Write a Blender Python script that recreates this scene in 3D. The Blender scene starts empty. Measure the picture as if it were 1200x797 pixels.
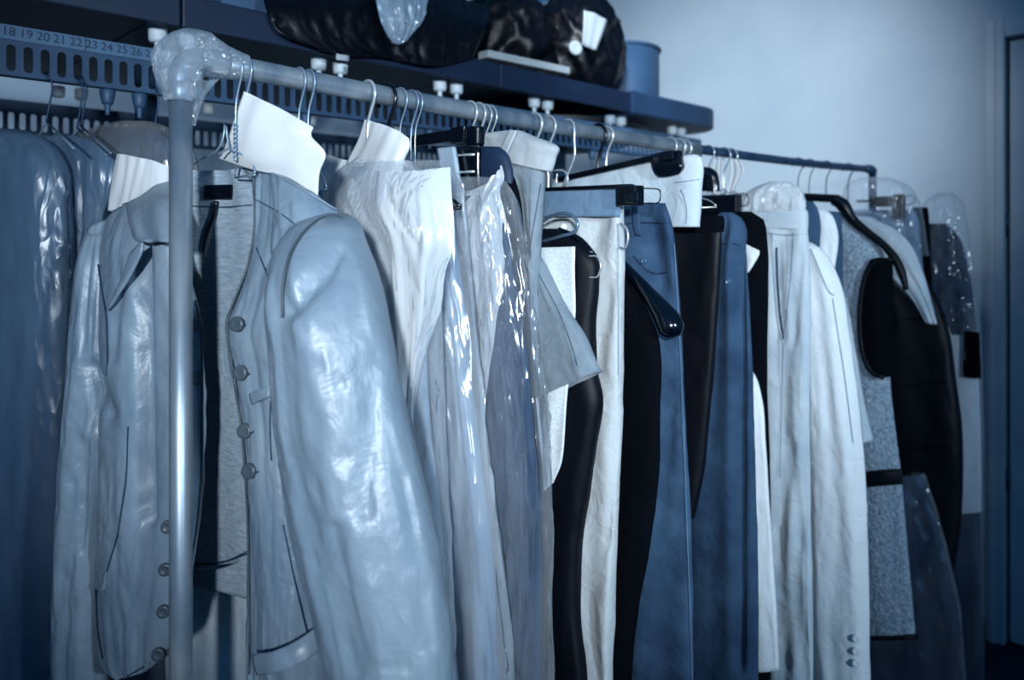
import bpy, bmesh, math, random
import numpy as np
from mathutils import Vector, noise
random.seed(7)
sc = bpy.context.scene
COL = sc.collection

# ------------------------------------------------------------------ camera, world, lights
F, CX, HY, HC = 900.0, 600.0, 280.0, 1.40          # focal px, centre x, horizon y, camera height
cam_d = bpy.data.cameras.new('camera'); cam = bpy.data.objects.new('camera', cam_d); COL.objects.link(cam)
cam.location = (0, 0, HC); cam.rotation_euler = (math.pi/2, 0, 0)
cam_d.sensor_width = 36; cam_d.lens = 36*F/1200; cam_d.shift_y = -(398.5-HY)/1200
cam_d.clip_start = 0.02
cam_d.dof.use_dof = True; cam_d.dof.focus_distance = 1.14; cam_d.dof.aperture_fstop = 3.0
sc.camera = cam
sc.view_settings.view_transform = 'Standard'; sc.view_settings.look = 'None'
sc.view_settings.exposure = 0.0; sc.view_settings.gamma = 1.0
sc.view_settings.use_curve_mapping = False
sc.cycles.transparent_max_bounces = 32
w = bpy.data.worlds.new('world'); sc.world = w; w.use_nodes = True
w.node_tree.nodes['Background'].inputs[0].default_value = (0.13, 0.46, 1.0, 1)
w.node_tree.nodes['Background'].inputs[1].default_value = 0.22

RS = (0.715, 0.699)                                # direction of the clothes rail in plan
P0 = -0.986                                        # the rail's offset across
def SP(s, p, h): return Vector((RS[0]*s+RS[1]*p, RS[1]*s-RS[0]*p, HC+h))

def spot(name, loc, target, watts, angle, blend, size, color):
    d = bpy.data.lights.new(name, 'SPOT'); o = bpy.data.objects.new(name, d); COL.objects.link(o)
    o.location = loc; o.rotation_euler = (Vector(target)-Vector(loc)).to_track_quat('-Z', 'Y').to_euler()
    d.energy = watts; d.spot_size = math.radians(angle); d.spot_blend = blend
    d.shadow_soft_size = size; d.color = color
    return o
spot('key_lamp', (-0.02, -1.45, HC+0.30), (-0.08, 1.15, HC+0.10), 390, 43, 1.0, 0.07, (0.79, 0.905, 1.0))
spot('side_lamp', (1.70, -1.35, HC+0.45), (0.32, 1.55, HC-0.04), 310, 55, 1.0, 0.08, (0.62, 0.83, 1.0))
spot('wall_lamp', SP(0.95, -0.75, 1.12), SP(3.07, -1.80, 0.35), 250, 60, 1.0, 0.10, (0.80, 0.91, 1.0))
spot('back_lamp', SP(0.3, -2.2, 1.1), SP(0.9, -2.9, 0.2), 16, 110, 1.0, 0.1, (0.71, 0.86, 1.0))

# ------------------------------------------------------------------ pixel helpers
def ray(px, py): return Vector(((px-CX)/F, 1.0, (HY-py)/F))
class Plane:
    def __init__(self, pt, n): self.pt = Vector((pt[0], pt[1])); self.n = Vector((n[0], n[1])).normalized()
    def at(self, px, py, off=0.0):
        r = ray(px, py); k = self.n.x*r.x+self.n.y
        t = (self.pt.dot(self.n)+off)/k
        return Vector((r.x*t, t, HC+r.z*t))
def PS(s, p=P0, yaw=0.0):
    a = math.atan2(RS[1], RS[0])+math.radians(yaw)
    q = SP(s, p, 0); return Plane((q.x, q.y), (math.cos(a), math.sin(a)))
def PP(p):
    q = SP(0, p, 0); return Plane((q.x, q.y), (RS[1], -RS[0]))
def px_of(v):
    return (CX+F*v.x/v.y, HY-F*(v.z-HC)/v.y)
def px_sp(s, p): return px_of(SP(s, p, 0))[0]
def s_at(px, p=P0):
    v = PP(p).at(px, HY); return v.x*RS[0]+v.y*RS[1]

# ------------------------------------------------------------------ materials
def lin(c): return tuple(((x/255+0.055)/1.055)**2.4 if x > 10 else x/255/12.92 for x in c)
TONES = [(0, (0, 0, 4)), (12, (2, 8, 22)), (25, (7, 24, 50)), (50, (24, 50, 82)), (66, (38, 67, 98)), (95, (66, 97, 130)), (140, (112, 141, 170)),
         (163, (138, 163, 186)), (187, (167, 187, 205)), (218, (205, 218, 226)), (250, (248, 250, 251))]
LC = (0.80, 0.90, 1.0)      # colour of the room's lamps
def duo(g):
    r, g_, b_ = (min(0.9, x/l) for x, l in zip(tone(g), LC))
    return (min(r, b_*0.95), min(g_, b_*0.98), b_, 1)
def tone(g):
    for (a, ca), (b, cb) in zip(TONES, TONES[1:]):
        if g <= b:
            t = (g-a)/(b-a); return lin(tuple(x+(y-x)*t for x, y in zip(ca, cb)))+(1,)
    return lin(TONES[-1][1])+(1,)
MATS = {}
def new_mat(name):
    m = bpy.data.materials.new(name); m.use_nodes = True
    nt = m.node_tree; return m, nt, nt.nodes['Principled BSDF']
def M(name, g, rough=0.8, var=0.12, vscale=9, bscale=400, bstr=0.15, metal=0.0, spec=0.4, sheen=0.0, bdist=0.001, kind='noise', stretch=(1, 1, 1), wr=0.0, wscale=22, k=1.0):
    if name in MATS: return MATS[name]
    m, nt, b = new_mat(name); N = nt.nodes; L = nt.links
    tc = N.new('ShaderNodeTexCoord'); mp = N.new('ShaderNodeMapping'); mp.inputs['Scale'].default_value = stretch
    L.new(tc.outputs['Object'], mp.inputs[0])
    n1 = N.new('ShaderNodeTexNoise'); n1.inputs['Scale'].default_value = vscale; n1.inputs['Detail'].default_value = 5
    L.new(mp.outputs[0], n1.inputs['Vector'])
    rp = N.new('ShaderNodeValToRGB'); c = duo(g)
    lo = tuple(x*k for x in duo(max(0, g*(1-var)))[:3])+(1,); hi = tuple(x*k for x in duo(min(250, g*(1+var)))[:3])+(1,)
    rp.color_ramp.elements[0].color = lo; rp.color_ramp.elements[0].position = 0.3
    rp.color_ramp.elements[1].color = hi; rp.color_ramp.elements[1].position = 0.7
    L.new(n1.outputs['Fac'], rp.inputs[0]); L.new(rp.outputs[0], b.inputs['Base Color'])
    b.inputs['Roughness'].default_value = rough; b.inputs['Metallic'].default_value = metal
    b.inputs['Specular IOR Level'].default_value = spec
    if sheen: b.inputs['Sheen Weight'].default_value = sheen
    if bstr:
        if kind == 'weave':
            n2 = N.new('ShaderNodeTexWave'); n2.inputs['Scale'].default_value = bscale; n2.bands_direction = 'DIAGONAL'
            n2.inputs['Distortion'].default_value = 2.0; n2.inputs['Detail'].default_value = 2
            out = n2.outputs['Fac']
        elif kind == 'voronoi':
            n2 = N.new('ShaderNodeTexVoronoi'); n2.inputs['Scale'].default_value = bscale; out = n2.outputs['Distance']
        else:
            n2 = N.new('ShaderNodeTexNoise'); n2.inputs['Scale'].default_value = bscale; n2.inputs['Detail'].default_value = 3; out = n2.outputs['Fac']
        L.new(tc.outputs['Object'], n2.inputs['Vector'])
        bp = N.new('ShaderNodeBump'); bp.inputs['Strength'].default_value = bstr; bp.inputs['Distance'].default_value = bdist
        L.new(out, bp.inputs['Height']); L.new(bp.outputs[0], b.inputs['Normal'])
        if wr:
            n3 = N.new('ShaderNodeTexNoise'); n3.inputs['Scale'].default_value = wscale; n3.inputs['Detail'].default_value = 4; n3.inputs['Distortion'].default_value = 1.0
            L.new(tc.outputs['Object'], n3.inputs['Vector'])
            b2 = N.new('ShaderNodeBump'); b2.inputs['Strength'].default_value = wr; b2.inputs['Distance'].default_value = 0.012
            L.new(n3.outputs['Fac'], b2.inputs['Height']); L.new(b2.outputs[0], bp.inputs['Normal'])
    MATS[name] = m; return m
def film(name, g=235, clear=0.6, rough=0.12, scale=9, crinkle=0.6, gloss=0.10):
    """thin polythene: see-through, milky where it gathers, glossy"""
    if name in MATS: return MATS[name]
    m, nt, b = new_mat(name); N = nt.nodes; L = nt.links; N.remove(b)
    col = duo(g)
    df = N.new('ShaderNodeBsdfDiffuse'); df.inputs[0].default_value = col
    tl = N.new('ShaderNodeBsdfTranslucent'); tl.inputs[0].default_value = col
    tr = N.new('ShaderNodeBsdfTransparent'); tr.inputs[0].default_value = (0.95, 0.97, 1, 1)
    gl = N.new('ShaderNodeBsdfGlossy'); gl.inputs['Roughness'].default_value = rough; gl.inputs[0].default_value = (0.95, 0.97, 1, 1)
    tc = N.new('ShaderNodeTexCoord'); mp = N.new('ShaderNodeMapping'); mp.inputs['Scale'].default_value = (1.8, 1.8, 0.5)
    L.new(tc.outputs['Object'], mp.inputs[0])
    n1 = N.new('ShaderNodeTexNoise'); n1.inputs['Scale'].default_value = scale; n1.inputs['Detail'].default_value = 3
    n1.inputs['Distortion'].default_value = 0.6
    L.new(mp.outputs[0], n1.inputs['Vector'])
    rp = N.new('ShaderNodeMapRange'); rp.inputs['From Min'].default_value = 0.35; rp.inputs['From Max'].default_value = 0.68
    rp.inputs['To Min'].default_value = max(0.02, 0.85-clear); rp.inputs['To Max'].default_value = min(1, 1.10-clear)
    L.new(n1.outputs['Fac'], rp.inputs['Value'])
    wq = N.new('ShaderNodeTexNoise'); wq.inputs['Scale'].default_value = scale*1.2; wq.inputs['Detail'].default_value = 2
    L.new(mp.outputs[0], wq.inputs['Vector'])
    mp2 = N.new('ShaderNodeMapping'); mp2.inputs['Scale'].default_value = (1.5, 1.5, 0.32); L.new(tc.outputs['Object'], mp2.inputs[0])
    ad = N.new('ShaderNodeVectorMath'); ad.operation = 'MULTIPLY_ADD'; ad.inputs[1].default_value = (0.25, 0.25, 0.25)
    L.new(wq.outputs['Color'], ad.inputs[0]); L.new(mp2.outputs[0], ad.inputs[2])
    vo = N.new('ShaderNodeTexVoronoi'); vo.inputs['Scale'].default_value = scale*3.2; L.new(ad.outputs[0], vo.inputs['Vector'])
    bp = N.new('ShaderNodeBump'); bp.inputs['Strength'].default_value = crinkle; bp.inputs['Distance'].default_value = 0.012
    L.new(vo.outputs['Distance'], bp.inputs['Height']); L.new(bp.outputs[0], gl.inputs['Normal'])
    m0 = N.new('ShaderNodeMixShader'); m0.inputs[0].default_value = 0.2; L.new(df.outputs[0], m0.inputs[1]); L.new(tl.outputs[0], m0.inputs[2])
    fc = N.new('ShaderNodeLayerWeight'); fc.inputs['Blend'].default_value = 0.35
    fp = N.new('ShaderNodeMath'); fp.operation = 'MULTIPLY_ADD'; fp.use_clamp = True; fp.inputs[1].default_value = 0.32
    L.new(fc.outputs['Facing'], fp.inputs[0]); L.new(rp.outputs[0], fp.inputs[2])
    m1 = N.new('ShaderNodeMixShader'); L.new(fp.outputs[0], m1.inputs[0]); L.new(tr.outputs[0], m1.inputs[1]); L.new(m0.outputs[0], m1.inputs[2])
    fr = N.new('ShaderNodeLayerWeight'); fr.inputs['Blend'].default_value = 0.12; L.new(bp.outputs[0], fr.inputs['Normal'])
    m2 = N.new('ShaderNodeMixShader'); ga = N.new('ShaderNodeMath'); ga.operation = 'ADD'; ga.inputs[1].default_value = gloss; ga.use_clamp = True
    fm = N.new('ShaderNodeMath'); fm.operation = 'MULTIPLY'; fm.inputs[1].default_value = 0.35; L.new(fr.outputs['Fresnel'], fm.inputs[0])
    L.new(fm.outputs[0], ga.inputs[0]); L.new(ga.outputs[0], m2.inputs[0]); L.new(m1.outputs[0], m2.inputs[1]); L.new(gl.outputs[0], m2.inputs[2])
    L.new(m2.outputs[0], nt.nodes['Material Output'].inputs['Surface'])
    MATS[name] = m; return m

# ------------------------------------------------------------------ object helpers
THINGS = []
def thing(name, label, cat, group=None):
    o = bpy.data.objects.new(name, None); o.empty_display_size = 0.05; COL.objects.link(o)
    o['label'] = label; o['category'] = cat
    if group: o['group'] = group
    THINGS.append(o); return o
def link(name, me, mat, parent=None, smooth=True):
    o = bpy.data.objects.new(name, me); COL.objects.link(o)
    if mat and not me.materials: me.materials.append(mat)
    if smooth: me.polygons.foreach_set('use_smooth', [True]*len(me.polygons))
    if parent: o.parent = parent
    return o
def tag(o, label, cat, group=None):
    o['label'] = label; o['category'] = cat
    if group: o['group'] = group
    return o
def struct(o): o['kind'] = 'structure'; return o
def mesh_py(name, vs, fs, mat, parent=None, smooth=True):
    me = bpy.data.meshes.new(name); me.from_pydata([tuple(v) for v in vs], [], fs); me.validate(); me.update()
    return link(name, me, mat, parent, smooth)
def solid(o, t, off=0.0):
    md = o.modifiers.new('thickness', 'SOLIDIFY'); md.thickness = t; md.offset = off; return o
def bevel(o, w, seg=2):
    md = o.modifiers.new('bevel', 'BEVEL'); md.width = w; md.segments = seg; md.limit_method = 'ANGLE'; return o
def hexa(name, corners, mat, parent=None, bev=0.0):
    """8 corners: bottom loop 4, top loop 4"""
    o = mesh_py(name, corners, [(3, 2, 1, 0), (4, 5, 6, 7), (0, 1, 5, 4), (1, 2, 6, 5), (2, 3, 7, 6), (3, 0, 4, 7)], mat, parent, False)
    if bev: bevel(o, bev)
    return o
def box_sp(name, s0, s1, p0, p1, h0, h1, mat, parent=None, bev=0.0):
    c = [SP(s0, p0, h0), SP(s0, p1, h0), SP(s1, p1, h0), SP(s1, p0, h0), SP(s0, p0, h1), SP(s0, p1, h1), SP(s1, p1, h1), SP(s1, p0, h1)]
    return hexa(name, c, mat, parent, bev)
def hermite(t, P, q):
    t = np.asarray(t, float); P = np.asarray(P, float); n = len(t)
    if n == 1: return np.repeat(P, len(q), axis=0)
    d = np.diff(P, axis=0)/np.diff(t).reshape((-1,)+(1,)*(P.ndim-1))
    mt = np.empty_like(P); mt[0] = d[0]; mt[-1] = d[-1]
    if n > 2: mt[1:-1] = (d[:-1]+d[1:])/2
    i = np.clip(np.searchsorted(t, q, side='right')-1, 0, n-2)
    h = t[i+1]-t[i]; u = (q-t[i])/h
    sh = (-1,)+(1,)*(P.ndim-1); u_ = u.reshape(sh); h_ = h.reshape(sh)
    return ((2*u_**3-3*u_**2+1)*P[i]+(u_**3-2*u_**2+u_)*h_*mt[i]+(-2*u_**3+3*u_**2)*P[i+1]+(u_**3-u_**2)*h_*mt[i+1])
def chord(P):
    d = np.linalg.norm(np.diff(P, axis=0).reshape(len(P)-1, -1), axis=1); return np.concatenate([[0], np.cumsum(np.maximum(d, 1e-5))])
def path_tube(name, pts, r, mat, parent=None, n=10, seg=8, smooth_path=True, cap=True):
    P = np.array([tuple(p) for p in pts]); R = np.array(r if hasattr(r, '__len__') else [r]*len(P), float)
    if smooth_path and len(P) > 2:
        t = chord(P); q = np.linspace(0, t[-1], max(len(P)*seg//2, seg)); P2 = hermite(t, P, q); R = np.interp(q, t, R); P = P2
    vs, fs = [], []; up = Vector((0.31, 0.17, 0.93)); prev = None
    for i in range(len(P)):
        a = Vector(P[max(i-1, 0)]); b = Vector(P[min(i+1, len(P)-1)]); T = (b-a).normalized()
        if prev is None:
            u = T.cross(up); u = u.normalized() if u.length > 1e-3 else T.orthogonal().normalized()
        else:
            u = (prev-T*prev.dot(T)); u = u.normalized() if u.length > 1e-6 else T.orthogonal().normalized()
        prev = u; v = T.cross(u)
        for k in range(n):
            an = 2*math.pi*k/n; vs.append(Vector(P[i])+(u*math.cos(an)+v*math.sin(an))*R[i])
    for i in range(len(P)-1):
        for k in range(n):
            k2 = (k+1) % n; fs.append((i*n+k, i*n+k2, (i+1)*n+k2, (i+1)*n+k))
    if cap: fs.append(tuple(range(n-1, -1, -1))); fs.append(tuple((len(P)-1)*n+k for k in range(n)))
    return mesh_py(name, vs, fs, mat, parent)
def nz(x, y, z): return noise.noise(Vector((x, y, z)))
class Surf:
    """remembers built points so that seams, buttons and labels can be laid on them"""
    def __init__(self, V): self.V = V; self.px = np.stack([CX+F*V[:, 0]/V[:, 1], HY-F*(V[:, 2]-HC)/V[:, 1]], 1)
    def on(self, x, y, lift=0.001):
        d = (self.px[:, 0]-x)**2+(self.px[:, 1]-y)**2
        k = np.argsort(d)[:7]; z = float(self.V[k, 1].min())
        r = ray(x, y); t = z-lift; return Vector((r.x*t, t, HC+r.z*t))
def folds(u, v, seed, amp, fu, fv, sharp=0.0, crumple=0.0, cs=30):
    wv = 1.2*nz(u*1.3+seed, v*fv, seed*3.1)
    d = math.sin(fu*math.pi*(u+0.25*wv)+seed*5)*0.6+0.7*nz(u*fu*1.1+seed*7, v*fv*1.4, seed)
    if sharp: d = d*(1-sharp)+sharp*(1-2*abs(nz(u*fu+seed*2, v*fv*1.5, seed+4)))
    d *= amp
    if crumple:
        a = nz(u*cs*0.10+seed*3, v*cs*0.08, seed)
        n1 = abs(nz(u*cs*0.13+1.5*a, v*cs*0.13+1.2*a, seed+9)); n2 = abs(nz(u*cs*0.24-a, v*cs*0.26+2*a, seed+19))
        d += crumple*(max(0, 1-4*n1)**1.3+0.45*max(0, 1-4*n2)+0.5*a-0.4)
    return d
def dent(p, dents):
    """valleys pressed into cloth along lines given where they stand in the picture"""
    x, y = CX+F*p.x/p.y, HY-F*(p.z-HC)/p.y; t = 0.0
    for (x0, y0, x1, y1, wd, dp) in dents:
        dx, dy = x1-x0, y1-y0; u = ((x-x0)*dx+(y-y0)*dy)/(dx*dx+dy*dy); u = min(1, max(0, u))
        e = ((x-x0-u*dx)**2+(y-y0-u*dy)**2)/(wd*wd)
        if e < 6: t += dp*math.exp(-e)
    return t
def patch(name, rows, pl, mat, parent=None, nu=36, nv=48, fold=None, thick=0.003, dents=None):
    W = []
    for r in rows:
        A = np.array([tuple(pl.at(c[0], c[1], c[2] if len(c) > 2 else 0.0)) for c in r])
        t = chord(A); t = t/t[-1]; W.append(hermite(t, A, np.linspace(0, 1, nu)))
    W = np.array(W); t = chord(W); G = hermite(t, W, np.linspace(0, t[-1], nv))
    n3 = Vector((pl.n.x, pl.n.y, 0)); V = []
    for j in range(nv):
        for i in range(nu):
            p = Vector(G[j, i])
            if fold:
                p = p+n3*folds(2*i/(nu-1)-1, p.z, *fold)
            if dents: p = p+n3*dent(p, dents)
            V.append(p)
    fs = [(j*nu+i, j*nu+i+1, (j+1)*nu+i+1, (j+1)*nu+i) for j in range(nv-1) for i in range(nu-1)]
    o = mesh_py(name, V, fs, mat, parent)
    if thick: solid(o, thick)
    o_s = Surf(np.array([tuple(v) for v in V])); return o, o_s
def tube(name, rows, pl, mat, parent=None, na=56, nv=70, e=0.75, fold=None, top=True, bottom=False, thick=0.0, th=0.02, fade=0.04, dents=None):
    """hanging closed cloth; rows (y, xL, xR, half thickness, offset, dy of the right end); xL None = to p of xl"""
    R = []
    for r in rows:
        r = list(r)+[None]*(6-len(r))
        if r[3] is None: r[3] = th
        if r[4] is None: r[4] = 0.0
        if r[5] is None: r[5] = 0.0
        R.append([float(x) for x in r])
    if fold and len(fold) < 6: fold = tuple(fold)+(0.0,)*(5-len(fold))+(0.0022, 44)
    R = np.array(R); t = R[:, 0]; q = np.linspace(t[0], t[-1], nv); R = hermite(t, R, q)
    n3 = Vector((pl.n.x, pl.n.y, 0)); V = []; ztop = None
    for j in range(nv):
        y, a, b, h, off, dy = R[j]
        A = pl.at(a, y, off); B = pl.at(b, y+dy, off); C = (A+B)/2; D = (B-A)/2
        if ztop is None: ztop = C.z
        for k in range(na):
            an = 2*math.pi*k/na; c, s_ = math.cos(an), math.sin(an)
            cu = math.copysign(abs(c)**e, c); sv = math.copysign(abs(s_)**e, s_)
            p = C+D*cu+n3*h*sv
            if fold:
                f = min(1.0, (ztop-p.z)/fade) if fade else 1.0
                p = p+n3*(folds(cu+(3.7 if s_ > 0 else 0), p.z, *fold)*max(f, 0.15))
            if dents and s_ < 0.3: p = p+n3*dent(p, dents)
            V.append(p)
    fs = [(j*na+k, (j+1)*na+k, (j+1)*na+(k+1) % na, j*na+(k+1) % na) for j in range(nv-1) for k in range(na)]
    if top: fs.append(tuple(range(na)))
    if bottom: fs.append(tuple((nv-1)*na+k for k in range(na-1, -1, -1)))
    o = mesh_py(name, V, fs, mat, parent)
    if thick: solid(o, thick)
    return o, Surf(np.array([tuple(v) for v in V]))
def seam(name, S, pts, r, mat, parent, lift=0.0022):
    P = []
    for (a, b) in zip(pts, pts[1:]):
        m = max(2, int(math.hypot(b[0]-a[0], b[1]-a[1])/7))
        for i in range(m): P.append((a[0]+(b[0]-a[0])*i/m, a[1]+(b[1]-a[1])*i/m))
    P.append(pts[-1]); W = [S.on(x, y, lift) for x, y in P]
    for _ in range(3): W = [W[0]]+[(W[i-1]+W[i]*2+W[i+1])/4 for i in range(1, len(W)-1)]+[W[-1]]
    return path_tube(name, W, r, mat, parent, n=6, seg=4)
def disc(name, c, nrm, r, t, mat, parent, n=20, dome=0.3):
    nrm = Vector(nrm).normalized(); u = nrm.orthogonal().normalized(); v = nrm.cross(u); vs = []; fs = []
    prof = [(r*0.9, 0), (r, t*0.4), (r*0.93, t*0.9), (r*0.6, t*(1-dome*0.5)), (r*0.25, t*(1-dome))]
    for (rr, hh) in prof:
        for k in range(n):
            a = 2*math.pi*k/n; vs.append(Vector(c)+(u*math.cos(a)+v*math.sin(a))*rr+nrm*hh)
    for j in range(len(prof)-1):
        for k in range(n): fs.append((j*n+k, j*n+(k+1) % n, (j+1)*n+(k+1) % n, (j+1)*n+k))
    fs.append(tuple(range(n-1, -1, -1))); fs.append(tuple((len(prof)-1)*n+k for k in range(n)))
    return mesh_py(name, vs, fs, mat, parent)
def rail_h(s): 
    t = (s-0.379)/(2.637-0.379); return 0.231-0.020*4*t*(1-t)

# ------------------------------------------------------------------ structure
m_wall = M('plaster_wall', 178, 0.9, 0.03, 3, 120, 0.12, bdist=0.002)
m_floor = M('dark_floor', 22, 0.6, 0.2, 6, 60, 0.1)
m_door = M('painted_wood', 185, 0.55, 0.06, 4, 90, 0.08)
m_dark = M('dark_gap', 6, 0.8, 0.1)
FL = -HC
struct(mesh_py('floor', [SP(-2.6, -3.0, FL), SP(-2.6, 2.5, FL), SP(3.2, 2.5, FL), SP(3.2, -3.0, FL)], [(0, 1, 2, 3)], m_floor, None, False))
SW, PB = 3.075, -2.90
struct(box_sp('wall_back', -2.6, SW+0.1, PB-0.1, PB, FL, 1.30, m_wall))
def wp(px, py): return PS(SW).at(px, py)
def s_p(v): return v.x*RS[1]-v.y*RS[0]
pc = s_p(wp(1157, 300)); pe = s_p(wp(1180, 300)); pd = pe+0.90
htop = wp(1179, 46).z-HC
struct(box_sp('wall_end', SW, SW+0.1, PB, pc+0.01, FL, 1.30, m_wall))
struct(box_sp('wall_lintel', SW, SW+0.1, pc+0.01, 2.5, htop+0.012, 1.30, m_wall))
struct(box_sp('baseboard_end', SW-0.012, SW, PB, pc, FL, FL+0.07, M('baseboard_paint', 60, 0.5), None, 0.003))
tr = struct(box_sp('trim_1', SW-0.02, SW+0.06, pc, pe-0.004, FL, htop+0.07, m_door, None, 0.004))
box_sp('moulding', SW-0.028, SW-0.02, pc+0.012, pc+0.030, FL, htop+0.07, m_door, tr, 0.002)
struct(box_sp('trim_2', SW-0.02, SW+0.06, pe-0.004, pd+0.1, htop+0.006, htop+0.07, m_door, None, 0.004))
dr = struct(box_sp('door_1', SW+0.01, SW+0.05, pe+0.006, pd, FL+0.008, htop-0.006, m_door, None, 0.003))
box_sp('door_gap_shade', SW+0.055, SW+0.06, pe-0.01, pd, FL, htop+0.01, m_dark, dr)  # near-black sheet behind the leaf, stands in for shade in the gap
for hh in (-0.83, 0.05):
    path_tube('hinge', [SP(SW+0.004, pe+0.001, hh-0.04), SP(SW+0.004, pe+0.001, hh+0.04)], 0.006, M('hinge_steel', 70, 0.4, metal=0.6), dr, n=10, smooth_path=False)

# ------------------------------------------------------------------ conveyor behind the rack
m_plate = M('slot_plate_paint', 56, 0.6, 0.12, 14, 200, 0.1)
m_strip = M('number_strip_paint', 84, 0.6, 0.1, 14, 200, 0.05)
m_cover = M('conveyor_cover', 26, 0.5, 0.15, 5, 80, 0.08)
m_cover_lit = M('conveyor_cover_lit', 42, 0.5, 0.12, 5, 80, 0.08)  # lighter than the boards: light striking the end is put into its colour
m_nylon = M('nylon_roller', 185, 0.5, 0.08)
m_roll_shaded = M('lower_roller', 60, 0.5, 0.1)  # dark grey puts the shade on these rollers into their colour
m_ink = M('number_ink', 40, 0.7, 0.1)
conv = thing('garment_conveyor', 'dark overhead garment conveyor with numbered slotted plates behind the clothes rack', 'conveyor')
PITCH, PF, PR, HB, HT = 0.02506, -1.50, -2.30, 0.272, 0.356
S_END = 2.33
def plate_mesh(nslots):
    vs, fs = [], []; n = 24; wx = 0.28*PITCH; z0, z1 = 0.008, 0.052
    for c in range(nslots):
        x0 = c*PITCH; cx = x0+PITCH/2; b = len(vs)
        for k in range(n):
            a = 2*math.pi*k/n; ca, sa = math.cos(a), math.sin(a)
            zc = z1-wx if sa > 0.001 else (z0+wx if sa < -0.001 else (z0+z1)/2)
            vs.append((cx+wx*ca, 0, zc+wx*sa))
            mx = max(abs(ca), abs(sa)); ox, oz = ca/mx*PITCH/2, (0.032 if sa > 0 else 0.035)*sa/mx
            zz = (0.036+oz) if abs(oz) > 0 else 0.036
            zz = min(max(zz, 0.0), 0.062); vs.append((cx+ox, 0, zz))
        for k in range(n):
            k2 = (k+1) % n; fs.append((b+2*k, b+2*k+1, b+2*k2+1, b+2*k2))
    z2 = 0.084; b = len(vs); L = nslots*PITCH
    for (x, y, z) in ((0, 0, 0.0615), (L, 0, 0.0615), (L, 0, z2), (0, 0, z2)): vs.append((x, y, z))
    fs.append((b, b+1, b+2, b+3))
    b = len(vs)
    for (x, y, z) in ((0, 0, 0.0015), (L, 0, 0.0015), (L, 0.012, 0.0), (0, 0.012, 0.0)): vs.append((x, y, z))
    fs.append((b, b+1, b+2, b+3))
    me = bpy.data.meshes.new('slot_plate'); me.from_pydata(vs, [], fs); me.update(); return me
NS = 20; pm = plate_mesh(NS); pm.materials.append(m_plate)
ang = math.atan2(RS[1], RS[0])
for row, pp, s_start in (('front', PF, 0.911-PITCH*NS*3), ('rear', PR, 0.911-PITCH*NS*3+0.009)):
    for k in range(6):
        s0 = s_start+k*NS*PITCH
        if s0+NS*PITCH > S_END+0.25: continue
        o = bpy.data.objects.new('slot_plate', pm); COL.objects.link(o); o.parent = conv
        o.location = SP(s0+0.0006, pp, HB); o.rotation_euler = (0, 0, ang); solid(o, 0.0022)
        if row == 'front':
            st = box_sp('number_strip', s0+0.001, s0+NS*PITCH-0.001, pp+0.0012, pp+0.0035, HB+0.060, HT, m_strip, conv)
            for c in range(NS):
                num = 18+round((s0+(c+0.5)*PITCH-0.294)/PITCH)
                if not 16 <= num <= 40: continue
                cu = bpy.data.curves.new('number', 'FONT'); cu.body = str(num); cu.size = 0.0205; cu.align_x = 'CENTER'; cu.align_y = 'CENTER'; cu.extrude = 0.0003
                to = bpy.data.objects.new('tmp', cu); COL.objects.link(to); dg = bpy.context.evaluated_depsgraph_get()
                me = bpy.data.meshes.new_from_object(to.evaluated_get(dg)); bpy.data.objects.remove(to)
                me.materials.clear(); me.materials.append(m_ink)
                nb = bpy.data.objects.new('number', me); COL.objects.link(nb); nb.parent = st
                nb.location = SP(0.294+(num-18)*PITCH, pp+0.004, HB+0.0725); nb.rotation_euler = (math.pi/2, 0, ang)
# cover boards (shelf) above
for (a, b) in ((-1.1, 0.02), (0.024, 0.557), (0.561, 1.372), (1.376, 1.936)):
    box_sp('cover_board', a, b, -2.40, -1.4625, 0.438, 0.456, m_cover, conv, 0.003)
    box_sp('cover_fascia', a, b, -1.4620, -1.45, 0.394, 0.456, m_cover, conv, 0.003)
box_sp('cover_board_track', -1.1, 1.93, -1.56, -1.50, 0.416, 0.424, m_cover, conv)
# rounded end cover
vs = []; out = []
r = 0.10; s1 = 2.475
prof = [(1.937, -1.440)]+[(s1-r+r*math.sin(a), -1.440-r+r*math.cos(a)) for a in np.linspace(0, math.pi/2, 9)]+[(s1-r+r*math.cos(a), -2.40+r-r*math.sin(a)) for a in np.linspace(0, math.pi/2, 9)]+[(1.937, -2.40)]
nn = len(prof)
for h in (0.388, 0.394, 0.456, 0.462):
    k = 0.0 if h in (0.394, 0.456) else 0.006
    cx, cp = 2.19, -1.92
    for (s, p) in prof: vs.append(SP(s-(k if s > cx else -k)*1.0, p-(k if p > cp else -k), h))
fs = []
for j in range(3):
    for i in range(nn): fs.append((j*nn+i, j*nn+(i+1) % nn, (j+1)*nn+(i+1) % nn, (j+1)*nn+i))
fs += [tuple(range(nn-1, -1, -1)), tuple(3*nn+i for i in range(nn))]
mesh_py('end_cover', vs, fs, m_cover_lit, conv, False)
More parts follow.
